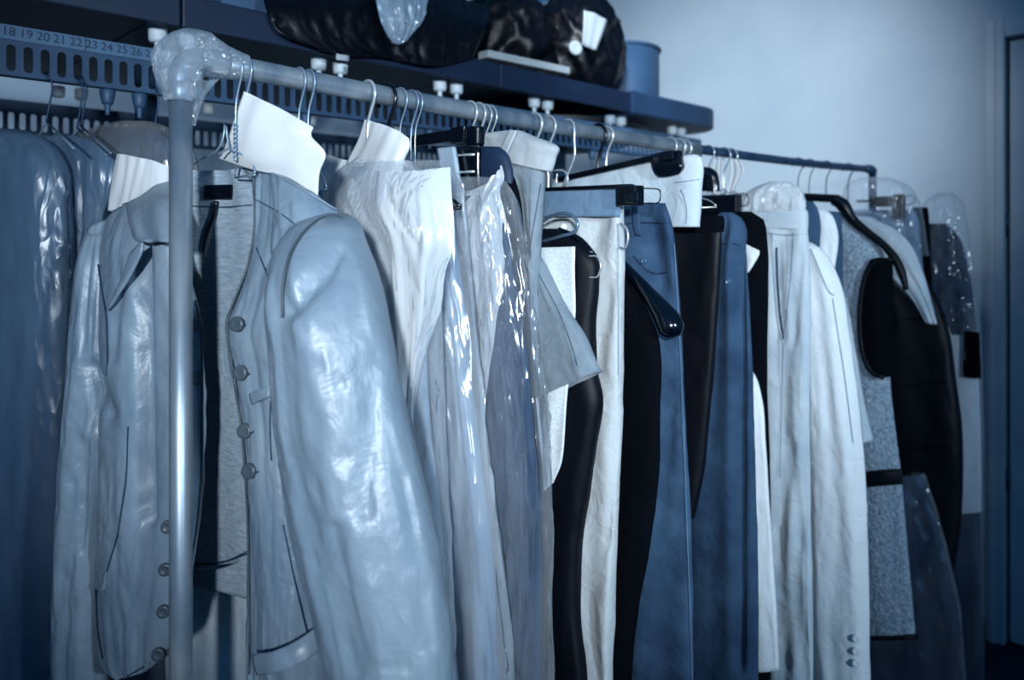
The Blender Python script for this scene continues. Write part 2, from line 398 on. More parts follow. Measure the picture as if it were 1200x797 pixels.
# end sprocket under the cover
vs, fs = [], []; n = 40
for (rr, hh) in ((0.37, 0.388), (0.37, 0.36), (0.30, 0.335), (0.10, 0.325)):
    for k in range(n):
        a = 2*math.pi*k/n; vs.append(SP(2.02+rr*math.cos(a), -1.90+rr*math.sin(a), hh))
for j in range(3):
    for k in range(n): fs.append((j*n+k, j*n+(k+1) % n, (j+1)*n+(k+1) % n, (j+1)*n+k))
fs.append(tuple(3*n+k for k in range(n)))
mesh_py('end_sprocket', vs, fs, M('sprocket_black', 10, 0.5), conv)
def cyl_sp(name, s, p, h0, h1, r0, r1, mat, parent, n=16):
    return path_tube(name, [SP(s, p, h0), SP(s, p, h0+(h1-h0)*0.12), SP(s, p, h0+(h1-h0)*0.88), SP(s, p, h1)], [r0*0.85, r0, r1, r1*0.85], mat, parent, n=n, smooth_path=False)
for k in range(-1, 6):
    for ds in (0, 0.055):
        s = 0.539+0.3435*k+ds
        o = cyl_sp('roller', s, PF-0.015, 0.373 if s < 1.9 else 0.362, 0.417 if s < 1.9 else 0.388, 0.0165, 0.0175, m_nylon, conv)
        cyl_sp('roller_stem', s, PF-0.015, 0.345, 0.374, 0.006, 0.006, m_nylon, o, 10)
        o = cyl_sp('lower_roller', s-0.088, PF-0.015, 0.245, 0.272, 0.010, 0.014, m_roll_shaded, conv)
        cyl_sp('roller_stem', s-0.088, PF-0.015, 0.225, 0.246, 0.004, 0.006, m_roll_shaded, o, 10)
        o = cyl_sp('roller', s+0.02, PR+0.02, 0.373, 0.402, 0.0155, 0.0165, m_nylon, conv)
for s in (-0.9, 0.65, 2.1):   # posts that carry the conveyor
    path_tube('post', [SP(s, -1.9, FL), SP(s, -1.9, 0.40)], 0.025, M('post_steel', 70, 0.5, metal=0.4), conv, n=14, smooth_path=False)
# ------------------------------------------------------------------ clothes rack
m_steel = M('galvanised_tube', 165, 0.38, 0.16, 30, 60, 0.12, metal=0.6, k=0.62, spec=0.6, stretch=(1, 1, 0.3))
m_steel_in = M('inner_tube_steel', 62, 0.45, 0.2, 30, 60, 0.1, metal=0.3)
m_wire = M('hanger_wire', 150, 0.35, 0.1, 40, 300, 0.0, metal=0.6)
m_chrome = M('chrome_wire', 215, 0.22, 0.05, 40, 300, 0.0, metal=0.7)
m_wire_d = M('dark_wire', 45, 0.4, 0.1, 40, 300, 0.0, metal=0.5)
m_blackp = M('black_plastic', 7, 0.28, 0.3, 12, 200, 0.03, spec=0.6)
m_blackg = M('gloss_black_plastic', 9, 0.16, 0.3, 12, 200, 0.02, spec=0.7)
rack = thing('clothes_rack', 'galvanised tube clothes rack with a sagging rail and taped corner', 'clothes rack')
S0, S1, SJ = 0.379, 2.637, 1.575
path_tube('upright', [SP(S0, P0, FL+0.03), SP(S0, P0, -0.5), SP(S0, P0, 0.19)], 0.0140, m_steel, rack, n=28, smooth_path=False)
path_tube('upright_collar', [SP(S0, P0, 0.172), SP(S0, P0, 0.174), SP(S0, P0, 0.197), SP(S0, P0, 0.199)], [0.0142, 0.0160, 0.0160, 0.0145], m_steel, rack, n=28, smooth_path=False)
elb = [SP(S0, P0, 0.18), SP(S0, P0, 0.205), SP(S0+0.008, P0, 0.223), SP(S0+0.025, P0, 0.230), SP(S0+0.06, P0, rail_h(S0+0.06))]
path_tube('elbow', elb, 0.0155, m_steel, rack, n=24, seg=10)
path_tube('rail', [SP(s, P0, rail_h(s)) for s in np.linspace(S0+0.045, SJ, 24)], 0.0147, m_steel, rack, n=28, smooth_path=False)
path_tube('rail_extension', [SP(s, P0, rail_h(s)) for s in np.linspace(SJ-0.05, S1-0.07, 20)], 0.0112, m_steel_in, rack, n=20, smooth_path=False)
path_tube('rail_end_sleeve', [SP(s, P0, rail_h(s)-(0 if s < S1-0.01 else 0.004)) for s in np.linspace(S1-0.058, S1+0.012, 5)], [0.0125, 0.0145, 0.0150, 0.0150, 0.0110], m_steel_in, rack, n=20)
path_tube('upright', [SP(S1, P0, FL+0.03), SP(S1, P0, 0.225)], 0.0125, m_steel_in, rack, n=20, smooth_path=False)
for s in (S0, S1):
    path_tube('foot', [SP(s, P0-0.24, FL+0.015), SP(s, P0-0.22, FL+0.03), SP(s, P0+0.22, FL+0.03), SP(s, P0+0.24, FL+0.015)], 0.015, m_steel, rack, n=16, smooth_path=False)
path_tube('lower_rail', [SP(S0, P0, FL+0.12), SP(S1, P0, FL+0.12)], 0.011, m_steel_in, rack, n=14, smooth_path=False)
# crumpled tape round the corner
m_tape = film('packing_tape', 170, 0.70, 0.16, 22, .7, .12)
tp = tag(path_tube('packing_tape_wrap', [SP(S0, P0, 0.176), SP(S0-0.002, P0, 0.20), SP(S0-0.001, P0, 0.222), SP(S0+0.014, P0, 0.236), SP(S0+0.045, P0, 0.233), SP(S0+0.085, P0, rail_h(S0+0.08))],
     [0.0185, 0.0265, 0.030, 0.0300, 0.0230, 0.0172], m_tape, None, n=44, seg=18, cap=False), 'crumpled clear packing tape wrapped round the rack corner', 'tape')
for v in tp.data.vertices:
    c = v.co; d = nz(c.x*38, c.y*38, c.z*38); e2 = 1-2*abs(nz(c.x*60+5, c.y*60, c.z*60))
    k = 0.004*d+0.0035*e2; v.co = c+(c-SP(S0+0.012, P0, 0.222)).normalized()*k
pt = Plane((SP(S0+0.02, P0+0.016, 0).x, SP(S0+0.02, P0+0.016, 0).y), (0.15, 1))
o, _ = patch('tape_tail', [[(224, 92), (240, 94), (258, 92)], [(223, 112), (233, 114), (244, 108)], [(223, 128), (229, 130), (236, 122)], [(224, 146), (227, 147), (229, 143)]], pt, m_tape, tp, 16, 18, (0.2, 0.004, 3, 8, 0.3, 0.003, 60), 0)
o, _ = patch('tape_tip', [[(226, 62), (238, 66), (252, 70)], [(234, 54), (243, 58), (250, 63)], [(241, 49), (245, 50), (248, 52)], [(245, 45), (246, 45), (247, 46)]], pt, m_tape, tp, 12, 14, (0.6, 0.002, 3, 8, 0.3, 0.002, 60), 0)

# ------------------------------------------------------------------ hangers
def hook_path(s, R=0.021, wr=0.0015, neck=0.13, tip=205, rail_r=0.0147, lean=0.0, sq=False):
    top = rail_h(s)+rail_r+wr; hc = top-R; W = []
    if sq:
        W = [(-R*0.9, hc-0.004), (-R*0.75, hc+R*0.7), (0, top), (R*0.8, hc+R*0.72), (R, hc), (R, hc-0.02), (R, hc-0.055), (R*0.8, hc-0.062), (-0.012, neck)]
    else:
        for a in np.linspace(tip, -25, 16): W.append((R*math.cos(math.radians(a)), hc+R*math.sin(math.radians(a))))
        W += [(R*0.45, hc-R*1.25), (0.003, hc-R*1.9), (0.0, min(neck, hc-R*2.2))]
    return [SP(s+lean*i/len(W), P0+p, h) for i, (p, h) in enumerate(W)]
def wire_hanger(px, label, neck=0.135, half=0.175, drop=0.075, mat=None, r=0.0014, twist=True, R=0.020, group='wire hangers on the rack', yaw=0, s=None, bar=True, sq=False):
    s = s_at(px, P0+0.017) if s is None else s
    mat = mat or m_wire; t = thing('wire_hanger', label, 'hanger', group)
    rr = 0.0147 if s < SJ else 0.0112
    path_tube('hook', hook_path(s, R, r, neck, rail_r=rr, sq=sq), r, mat, t, n=8, seg=4, smooth_path=True)
    if twist:
        for ph in (0, math.pi):
            path_tube('twist', [SP(s+0.0016*math.cos(a*2+ph), P0+0.0016*math.sin(a*2+ph), neck+0.004-0.028*a/12.6) for a in np.linspace(0, 12.6, 26)], r*0.9, mat, t, n=6, smooth_path=False)
        nk = neck-0.024
    else: nk = neck
    ya = math.radians(yaw); ex = math.sin(ya); ey = math.cos(ya)
    for sg in (-1, 1):
        path_tube('arm', [SP(s, P0, nk+0.002), SP(s+sg*0.02*ex, P0+sg*0.02*ey, nk-0.008), SP(s+sg*half*0.9*ex, P0+sg*half*0.9*ey, nk-drop), SP(s+sg*half*ex, P0+sg*half*ey, nk-drop-0.01)], r, mat, t, n=6)
    if bar:
        path_tube('lower_bar', [SP(s-half*ex, P0-half*ey, nk-drop-0.012), SP(s+half*ex, P0+half*ey, nk-drop-0.012)], r, mat, t, n=6, smooth_path=False)
    return t, s
def bar_box(name, A, B, hh, tt, mat, parent, bev=0.002):
    A, B = Vector(A), Vector(B); d = (B-A).normalized(); n = Vector((0, 0, 1)); sd = d.cross(n).normalized(); up = sd.cross(d).normalized()
    c = [A-sd*tt-up*hh, A+sd*tt-up*hh, B+sd*tt-up*hh, B-sd*tt-up*hh, A-sd*tt+up*hh, A+sd*tt+up*hh, B+sd*tt+up*hh, B-sd*tt+up*hh]
    return hexa(name, c, mat, parent, bev)
def clip_part(parent, c, d, w, hgt, mat, tt=0.011):
    """spring clip: two jaws and a spring, centred at c, along direction d"""
    d = Vector(d).normalized(); n = d.cross(Vector((0, 0, 1))).normalized()
    k = thing_part = None
    for sg in (-1, 1):
        A = Vector(c)-d*w+n*sg*tt*0.55; B = Vector(c)+d*w+n*sg*tt*0.55
        o = bar_box('clip_jaw', A, B, hgt, tt*0.42, mat, parent, 0.004)
    path_tube('clip_spring', [Vector(c)-d*w*0.7+Vector((0, 0, hgt*0.3)), Vector(c)+d*w*0.7+Vector((0, 0, hgt*0.3))], tt*0.35, m_chrome, parent, n=8, smooth_path=False)
def wire_px(name, pts, r, mat, parent, pl): return path_tube(name, [pl.at(*p) for p in pts], r, mat, parent, n=8, seg=8)

# ------------------------------------------------------------------ cloth materials
m_leather = M('pale_leather', 155, 0.40, 0.06, 6, 38, 0.22, spec=0.5, bdist=0.004, wr=0.4, wscale=14, k=0.58)
m_leather_b = M('leather_binding', 150, 0.5, 0.1, k=0.16)
m_linen = M('linen_lining', 165, 0.85, 0.1, 60, 900, 0.25, kind='weave', stretch=(1, 1, 6), wr=0.35, k=0.68)
m_seam = M('dark_seam', 40, 0.8, 0.1)
m_black = M('black_wool', 5, 0.9, 0.3, 14, 500, 0.1, spec=0.1)
m_black2 = M('black_satin', 8, 0.55, 0.3, 8, 300, 0.05, spec=0.25)
m_paper = M('white_paper', 238, 0.75, 0.02, 8, 24, 0.25, bdist=0.004, k=0.72)
m_white = M('white_cotton', 225, 0.85, 0.04, 10, 600, 0.15, wr=0.35)
m_white_t = M('white_trouser_twill', 215, 0.85, 0.04, 10, 600, 0.15, wr=0.45, k=0.72)
m_cream = M('cream_wool', 234, 0.9, 0.05, 10, 500, 0.2, wr=0.35)
m_light = M('light_twill', 188, 0.85, 0.06, 12, 500, 0.2, wr=0.35)
m_grey = M('grey_twill', 120, 0.85, 0.1, 12, 500, 0.2, wr=0.35)
m_grey_l = M('pale_grey_twill', 165, 0.85, 0.06, 12, 500, 0.2, wr=0.35, k=0.7)
m_greyd = M('dark_grey_cloth', 54, 0.85, 0.12, 10, 500, 0.2, wr=0.35)
m_jean = M('faded_denim', 66, 0.9, 0.22, 14, 700, 0.3, kind='weave', wr=0.35)
m_jeand = M('dark_denim', 62, 0.9, 0.2, 14, 700, 0.3, kind='weave', wr=0.35)
m_suede = M('pale_suede', 172, 0.95, 0.05, 40, 260, 0.3, wr=0.35, k=0.5)
m_sherpa = M('sherpa_wool', 150, 1.0, 0.22, 160, 110, 1.0, bdist=0.006)
m_film = film('garment_film', 245, 0.80, .15, 5.5, .5, .15)
m_film_w = film('milky_film', 250, 0.27, .2, 9, .35, .08)
m_film_c = film('clear_film', 215, 0.95, .12, 6, .6, .13)
m_btn = M('leather_button', 150, 0.35, 0.1, k=0.2)
m_tagc = M('woven_tag', 218, 0.9, 0.12, 160, 300, 0.4, stretch=(1, 1, 4))
def XL(s, p=-1.18): return px_sp(s, p)

# ------------------------------------------------------------------ 1. pale leather jacket
sj = s_at(276); q = SP(sj, P0, 0); JP = Plane((q.x, q.y), (0.423, 0.906))
jk = thing('leather_jacket', 'pale leather jacket hanging open with round buttons, nearest to the upright', 'jacket')
o, SB = patch('back_panel', [
  [(205, 196, .05), (240, 200, .045), (275, 198, .04), (300, 192, .03)],
  [(150, 235, .05), (220, 238, .05), (270, 238, .05), (345, 225, .04)],
  [(120, 300, .05), (200, 310, .06), (270, 310, .06), (372, 290, .05)],
  [(112, 420, .05), (200, 420, .065), (270, 420, .065), (380, 420, .05)],
  [(112, 560, .05), (200, 565, .065), (270, 565, .065), (384, 560, .05)],
  [(118, 690, .05), (200, 668, .065), (262, 662, .065), (388, 640, .05)]], JP, m_linen, jk, 48, 60, (1.3, .006, 4, 2))
o, _ = patch('hem_band', [[(205, 664, .06), (250, 668, .058), (300, 650, .058)], [(205, 676, .06), (250, 678, .058), (300, 664, .058)], [(205, 686, .06), (245, 690, .058), (300, 705, .058)]], JP, m_linen, jk, 24, 8)
seam('seam', SB, [(222, 241), (262, 243), (296, 240)], .0006, m_seam, jk)
seam('seam', SB, [(228, 662), (262, 660), (292, 648)], .0012, m_seam, jk)
seam('seam', SB, [(222, 660), (258, 662), (290, 646)], .0010, m_leather_b, jk)
# right-hand front (our right)
o, SR = patch('front_panel', [
  [(298, 194, .03), (330, 206, .0), (365, 226, .0), (402, 252, .03)],
  [(299, 225, .01), (330, 240, -.02), (362, 252, -.02), (408, 272, .03)],
  [(298, 272, .0), (325, 286, -.03), (355, 296, -.03), (410, 312, .03)],
  [(284, 335, -.015), (310, 345, -.04), (345, 350, -.03), (405, 360, .03)],
  [(265, 378, -.03), (300, 390, -.05), (345, 398, -.03), (400, 408, .03)],
  [(270, 430, -.03), (305, 436, -.05), (350, 440, -.03), (400, 445, .03)],
  [(284, 510, -.03), (315, 512, -.05), (355, 514, -.02), (400, 516, .03)],
  [(290, 600, -.03), (322, 602, -.05), (360, 604, -.02), (402, 606, .03)],
  [(292, 700, -.03), (328, 702, -.05), (366, 704, -.02), (408, 704, .03)],
  [(291, 770, -.03), (330, 772, -.05), (370, 772, -.02), (410, 770, .03)],
  [(296, 850, -.03), (335, 850, -.05), (372, 848, -.02), (412, 846, .03)]], JP, m_leather, jk, 44, 110, (2.1, .005, 2.4, 3, 0, .003, 50), dents=[(318, 300, 326, 410, 5, .006), (376, 600, 392, 720, 9, .014)])
seam('edge_binding', SR, [(299, 200), (298, 270), (290, 315), (275, 350), (265, 378), (268, 405), (274, 440), (284, 510), (290, 600), (292, 700), (292, 790)], .0016, m_leather_b, jk, .001)
seam('seam', SR, [(300, 234), (330, 250), (354, 270)], .0007, m_seam, jk)
seam('seam', SR, [(302, 196), (340, 213), (395, 246)], .0012, m_leather, jk)
seam('seam', SR, [(334, 335), (328, 420), (333, 500), (345, 610)], .0009, m_seam, jk)
seam('seam', SR, [(330, 420), (322, 435), (318, 450)], .0012, m_seam, jk)
seam('seam', SR, [(300, 290), (316, 330), (328, 368)], .0006, m_seam, jk)
o, _ = patch('pocket_welt', [[(294, 461, -.050), (305, 456, -.056), (317, 451, -.057)], [(295, 468, -.050), (306, 463, -.056), (317, 458, -.057)], [(297, 474, -.050), (307, 469, -.056), (317, 465, -.057)]], JP, m_leather, jk, 10, 6, None, .005)
seam('seam', SR, [(317, 470), (316, 500), (318, 540)], .0008, m_seam, jk)
seam('seam', SR, [(332, 615), (345, 680), (360, 742)], .0008, m_seam, jk)
o, _ = patch('pocket_flap', [[(298, 766, -.058), (325, 762, -.07), (350, 750, -.062), (392, 716, -.02)], [(299, 778, -.062), (326, 774, -.074), (352, 762, -.066), (394, 728, -.02)], [(303, 790, -.062), (330, 786, -.074), (356, 775, -.066), (396, 742, -.02)]], JP, m_leather, jk, 30, 10, None, .006)
for (x, y) in ((279, 380), (283, 437), (288, 505), (293, 552)):
    b = disc('button', SR.on(x, y, .004), (-.25, -1, .12), .0098, .006, m_btn, jk)
    seam('buttonhole', SR, [(x-8, y+6), (x, y+7), (x+9, y+1)], .0011, m_seam, jk, .002)
o, SS = tube('sleeve', [(250, 386, 404, .012, .01), (258, 362, 414, .03, -.01), (280, 342, 420, .045, -.03), (330, 330, 434, .058, -.05), (400, 333, 448, .060, -.06),
  (500, 337, 470, .060, -.06), (600, 352, 495, .060, -.06), (700, 378, 513, .058, -.06), (797, 397, 526, .056, -.06), (880, 408, 536, .055, -.06)], JP, m_leather, jk, 72, 130, .95, (4.4, .0065, 2.0, 2.6, 0, .0045, 40), fade=.1, dents=[(394, 296, 338, 367, 8, .011), (384, 322, 345, 350, 17, .007), (436, 420, 424, 600, 12, .007), (470, 560, 500, 760, 10, .007), (392, 620, 420, 790, 8, .006)])
seam('armhole_seam', SS, [(331, 372), (331, 330), (339, 298), (354, 273), (370, 258), (386, 251), (402, 256)], .0016, m_leather_b, jk, .003)
# left-hand front
o, SL = patch('front_panel', [
  [(200, 212, .03), (172, 226, .02), (140, 244, .02), (106, 268, .02)],
  [(206, 250, .0), (168, 262, -.01), (138, 274, -.01), (101, 302, .02)],
  [(212, 310, -.01), (172, 322, -.03), (138, 332, -.03), (101, 352, .02)],
  [(228, 350, -.01), (180, 372, -.03), (140, 382, -.04), (102, 395, .02)],
  [(237, 420, -.01), (185, 430, -.03), (140, 436, -.04), (104, 440, .02)],
  [(236, 560, -.01), (180, 562, -.03), (140, 566, -.04), (104, 566, .02)],
  [(226, 650, -.01), (178, 655, -.03), (140, 660, -.04), (106, 662, .02)],
  [(210, 730, -.02), (178, 740, -.035), (145, 750, -.04), (110, 740, .02)],
  [(200, 762, -.02), (178, 776, -.035), (146, 788, -.04), (118, 776, .01)],
  [(190, 772, -.02), (172, 786, -.035), (150, 794, -.04), (132, 790, .0)]], JP, m_leather, jk, 44, 100, (3.3, .006, 2.6, 3, .1, .003, 50), dents=[(167, 288, 173, 610, 8, .018), (112, 440, 130, 486, 7, .010), (140, 330, 132, 420, 6, .006)])
seam('edge_binding', SL, [(229, 352), (236, 380), (237, 430), (236, 560), (231, 620), (212, 725), (198, 765), (180, 775), (150, 792)], .0014, m_leather_b, jk, .001)
seam('seam', SL, [(112, 280), (116, 320), (125, 372), (126, 420), (125, 440)], .0012, m_seam, jk)
seam('seam', SL, [(150, 500), (148, 560), (138, 625), (125, 670)], .0008, m_seam, jk)
seam('seam', SL, [(112, 690), (114, 740), (120, 772)], .0010, m_seam, jk)
seam('seam', SL, [(126, 362), (146, 330), (160, 312), (164, 296)], .0016, m_seam, jk)
o, _ = patch('pocket_welt', [[(103, 655, .03), (114, 667, .0), (126, 673, -.035)], [(104, 668, .03), (114, 680, .0), (124, 685, -.035)], [(105, 676, .03), (113, 688, .0), (120, 693, -.035)]], JP, m_leather, jk, 14, 8, None, .006)
o, SC = patch('collar', [
  [(201, 213, .028), (186, 218, .02), (168, 228, .012), (148, 242, .008)],
  [(204, 236, -.03), (190, 240, -.034), (172, 250, -.03), (152, 262, -.02)],
  [(207, 262, -.045), (193, 266, -.048), (178, 272, -.045), (158, 281, -.035)],
  [(209, 284, -.05), (196, 284, -.054), (182, 283, -.05), (165, 284, -.045)]], JP, m_leather, jk, 30, 30, (5.2, .004, 2, 4), .005)
o, _ = patch('lapel', [[(168, 282, -.045), (160, 290, -.045), (154, 296, -.042)], [(166, 296, -.048), (155, 312, -.048), (146, 320, -.044)], [(150, 330, -.047), (140, 340, -.047), (134, 346, -.044)], [(132, 356, -.044), (129, 360, -.044), (126, 364, -.042)]], JP, m_leather, jk, 14, 20, None, .004)
for (x, y) in ((230, 380), (230, 443), (197, 617), (194, 667), (192, 716), (186, 766)):
    disc('button', SL.on(x, y, .003), (.1, -1, .1), .0088, .006, m_btn, jk)
o, SLS = tube('sleeve', [(274, 103, 128, .014, .02), (300, 99, 132, .026, .016), (360, 94, 132, .032, .012), (450, 88, 128, .034, .006), (550, 79, 121, .034, .004), (650, 74, 116, .034, .002), (797, 70, 114, .034, .0), (880, 69, 115, .034, .0)], JP, m_leather, jk, 56, 110, .95, (6.1, .005, 2.0, 3.5, 0, .004, 50), dents=[(106, 430, 118, 500, 7, .012), (98, 520, 92, 640, 6, .008)])
# neck label and hanging ribbon
o = hexa('neck_label', [SB.on(238, 233, .002), SB.on(271, 233, .002), SB.on(271, 233, .006), SB.on(238, 233, .006), SB.on(239, 217, .002), SB.on(272, 216, .002), SB.on(272, 216, .006), SB.on(239, 217, .006)], m_blackp, jk, .001); o['label'] = 'black neck label'
path_tube('hanging_ribbon', [SB.on(x, y, .006) for x, y in ((254, 236), (250, 255), (243, 272), (239, 290), (238, 304))], [.0030, .0034, .0030, .0022, .0006], m_blackp, jk, n=8)
# jacket hanger
h = thing('wire_hanger', 'thin twisted wire hanger carrying the open leather jacket', 'hanger', 'wire hangers on the rack')
PJ = Plane((q.x, q.y), (0.423, 0.906)); RP = PS(sj)
path_tube('hook', hook_path(sj, .0205, .0013, .15), .0013, m_wire, h, n=8, seg=4)
base = SP(sj, P0, .15)
for ph in (0, math.pi):
    path_tube('twist', [SP(sj+.0018*math.cos(a+ph), P0+.0018*math.sin(a+ph), .152-.048*a/25.1) for a in np.linspace(0, 25.1, 50)], .0012, m_wire, h, n=6, smooth_path=False)
wire_px('arm', [(263, 146, -.0), (262, 160, -.0), (256, 174, -.0), (240, 184, .01), (226, 193, .03), (190, 212, .045), (150, 236, .05)], .0013, m_wire, h, PJ)
wire_px('arm', [(265, 148, -.0), (267, 166, -.0), (270, 176, -.0), (282, 180, .0), (298, 192, .01), (330, 212, .02), (380, 245, .03)], .0013, m_wire, h, PJ)
wire_px('arm_loop', [(256, 181, -.003), (264, 176, -.003), (270, 174, -.002), (275, 177, .0)], .0013, m_wire, h, PJ)
wire_px('lower_bar', [(150, 296, .06), (228, 315, .075), (293, 323, .07), (372, 300, .045)], .0011, m_wire, h, PJ)

# ------------------------------------------------------------------ 2. paper cape + shirt right behind the jacket
s2 = s_at(287); P2 = PS(s2, yaw=14)
wire_hanger(287, 'wire hanger holding the tall white paper collar board', s=s2, neck=.14, half=.03, drop=.02)
o, SP2 = patch('collar_board', [
  [(286, 107, -.004), (318, 122, -.004), (348, 138, -.002), (367, 149, .0)],
  [(276, 135, -.006), (312, 146, -.010), (345, 154, -.006), (365, 160, .0)],
  [(268, 160, -.006), (310, 166, -.014), (350, 164, -.008), (381, 180, .0)],
  [(263, 172, .0), (300, 186, -.012), (345, 188, -.006), (374, 203, .004)],
  [(256, 186, .01), (300, 200, -.004), (340, 210, .0), (372, 232, .01)]], P2, m_paper, None, 40, 36, (7.7, .0015, 2, 4), .0012)
tag(o, 'tall stiff white paper board standing up behind the leather jacket collar', 'paper board')
o, _ = patch('shoulder_paper', [
  [(136, 180, .035), (146, 181, .03), (160, 184, .03), (180, 188, .03), (196, 194, .03), (208, 194, .03)],
  [(131, 207, .035), (143, 208, .03), (160, 210, .028), (180, 214, .028), (196, 217, .028), (208, 216, .03)],
  [(127, 247, .04), (140, 248, .035), (160, 250, .03), (185, 250, .03), (198, 246, .03), (208, 244, .035)]], JP, m_paper, None, 50, 24, (8.8, .002, 5, 9), .001)
tag(o, 'white paper shoulder cape between the taped upright and the wrapped clothes', 'paper')
sh = thing('white_shirt', 'light shirt tail showing below the leather jacket lining', 'shirt')
tube('body', [(225, 230, 330, .02, .17), (260, 205, 375, .03, .17), (400, 200, 385, .03, .17), (600, 200, 388, .03, .17), (760, 200, 390, .03, .17), (840, 200, 392, .03, .17)], PS(s2, yaw=20), m_light, sh, 64, 70, .8, (9.1, .010, 3, 1.6), th=.03)

# ------------------------------------------------------------------ 3. bright polythene-wrapped clothes
G3 = 'polythene covers in the middle of the rack'
sa, sb, sc_, = 0.66, 0.745, 0.825
wire_hanger(357, 'first wire hanger left of the white paper collar', neck=.14, half=.05, drop=.03)
wire_hanger(368, 'second wire hanger left of the white paper collar', neck=.135, half=.05, drop=.03)
wire_hanger(438, 'thick bright hook above the white paper collar of the wrapped coat', neck=.135, mat=m_chrome, r=.0026, twist=False, R=.021)
wire_hanger(461, 'black plastic hook next to the thick bright hook', neck=.13, mat=m_blackp, r=.0030, twist=False, R=.023)
wire_hanger(476, 'twisted wire hanger just right of the black hook', neck=.125, half=.07, drop=.05)
wire_hanger(489, 'second twisted wire hanger right of the black hook', neck=.125, half=.07, drop=.05)
wire_hanger(494, 'third twisted wire hanger right of the black hook', neck=.12, half=.07, drop=.05)
PA, PBn, PC = PS(sa), PS(sb), PS(sc_)
o, _ = patch('collar_paper', [
  [(428, 140, .0), (452, 147, -.004), (466, 153, -.002), (480, 162, .004)],
  [(420, 165, .0), (450, 168, -.012), (468, 172, -.008), (481, 172, .004)],
  [(408, 190, .0), (445, 194, -.018), (466, 194, -.012), (474, 192, .0)],
  [(398, 240, .01), (440, 240, -.015), (462, 240, -.012), (478, 240, .0)]], PA, m_paper, None, 36, 36, (10.5, .002, 3, 5), .001)
tag(o, 'torn white paper collar poking out of the brightest polythene cover', 'paper')
c1 = thing('wrapped_coat', 'pale coat inside the brightest polythene cover beside the leather sleeve', 'coat')
tube('body', [(196, XL(sa, -1.02), 452), (230, XL(sa, -1.12), 474), (270, XL(sa), 484), (330, XL(sa), 492), (400, XL(sa), 497), (500, XL(sa), 503), (600, XL(sa), 512), (700, XL(sa), 516), (797, XL(sa), 518), (900, XL(sa), 522)], PA, m_grey_l, c1, 60, 80, .7, (11.2, .010, 3, 1.4), th=.024)
o, _ = tube('polythene_cover', [(188, 418, 478, .02, -.01), (205, 398, 492, .032, -.012), (230, 386, 502, .04, -.016), (262, 384, 506, .042, -.018), (300, 388, 508, .042, -.016), (350, 392, 508, .042, -.014), (420, 400, 510, .040, -.012), (500, 405, 513, .038, -.01), (600, 410, 520, .038, -.01), (700, 415, 524, .038, -.01), (797, 418, 526, .038, -.01), (920, 420, 530, .038, -.01)], PA, m_film, None, 120, 190, .8, (12.3, .007, 4, 1.3, .3, .0045, 34), top=False)
tag(o, 'brightest crumpled polythene cover next to the leather sleeve', 'plastic cover', G3)
# gathered film spreading over the shoulder to the left
o, _ = patch('polythene_skirt', [
  [(372, 178, .02), (400, 186, .0), (440, 200, -.03), (480, 200, -.03), (528, 196, .0)],
  [(366, 205, .02), (405, 212, -.02), (440, 224, -.045), (485, 222, -.045), (530, 226, -.01)],
  [(378, 232, .01), (412, 240, -.04), (448, 252, -.055), (492, 252, -.05), (532, 258, -.01)],
  [(404, 262, .0), (428, 275, -.045), (458, 284, -.055), (498, 284, -.05), (530, 290, -.01)],
  [(420, 300, .0), (438, 312, -.045), (466, 318, -.052), (496, 318, -.048), (520, 320, -.01)],
  [(430, 350, .0), (444, 362, -.042), (468, 366, -.050), (494, 366, -.045), (514, 360, -.01)],
  [(446, 420, -.01), (456, 424, -.036), (470, 428, -.044), (486, 424, -.04), (496, 416, -.02)],
  [(462, 480, -.02), (468, 482, -.034), (474, 484, -.040), (480, 482, -.038), (486, 478, -.03)],
  [(474, 530, -.02), (477, 531, -.034), (480, 532, -.038), (483, 531, -.036), (486, 530, -.03)]], PA, m_film_w, None, 70, 150, (13.7, .006, 4, 4, .2, .0035, 30), 0)
tag(o, 'gathered polythene film flaring over the leather jacket shoulder', 'plastic film', G3)
c2 = thing('wrapped_dress', 'grey dress inside the second polythene cover of the middle group', 'dress')
tube('body', [(215, XL(sb, -1.1), 505), (250, XL(sb), 520), (320, XL(sb), 533), (400, XL(sb), 541), (500, XL(sb), 552), (600, XL(sb), 565), (700, XL(sb), 575), (797, XL(sb), 580), (900, XL(sb), 585)], PBn, m_grey, c2, 60, 80, .7, (14.2, .009, 3, 1.4), th=.022)
o, _ = tube('polythene_cover', [(188, 470, 520, .02, -.01), (205, 458, 530, .03, -.01), (245, 455, 535, .036, -.01), (300, 462, 541, .036, -.01), (400, 470, 552, .035, -.01), (500, 478, 562, .034, -.01), (600, 486, 574, .034, -.01), (700, 492, 585, .034, -.01), (797, 496, 593, .034, -.01), (920, 500, 600, .034, -.01)], PBn, m_film, None, 110, 190, .8, (15.3, .007, 5, 1.3, .4, .0065, 30), top=False)
tag(o, 'second polythene cover with a long bright crease over a grey dress', 'plastic cover', G3)
bk = thing('black_dress', 'black dress shoulder between the second and third polythene covers', 'dress')
tube('body', [(280, XL(.785, -1.1), 530), (300, XL(.785), 545), (340, XL(.785), 553), (420, XL(.785), 558), (480, XL(.785), 560), (600, XL(.785), 566), (797, XL(.785), 580), (880, XL(.785), 584)], PS(.785), m_black, bk, 50, 60, .7, (16.1, .005, 3, 1.4), th=.014)
c3 = thing('wrapped_suit', 'dark grey suit inside the third clearer polythene cover', 'suit')
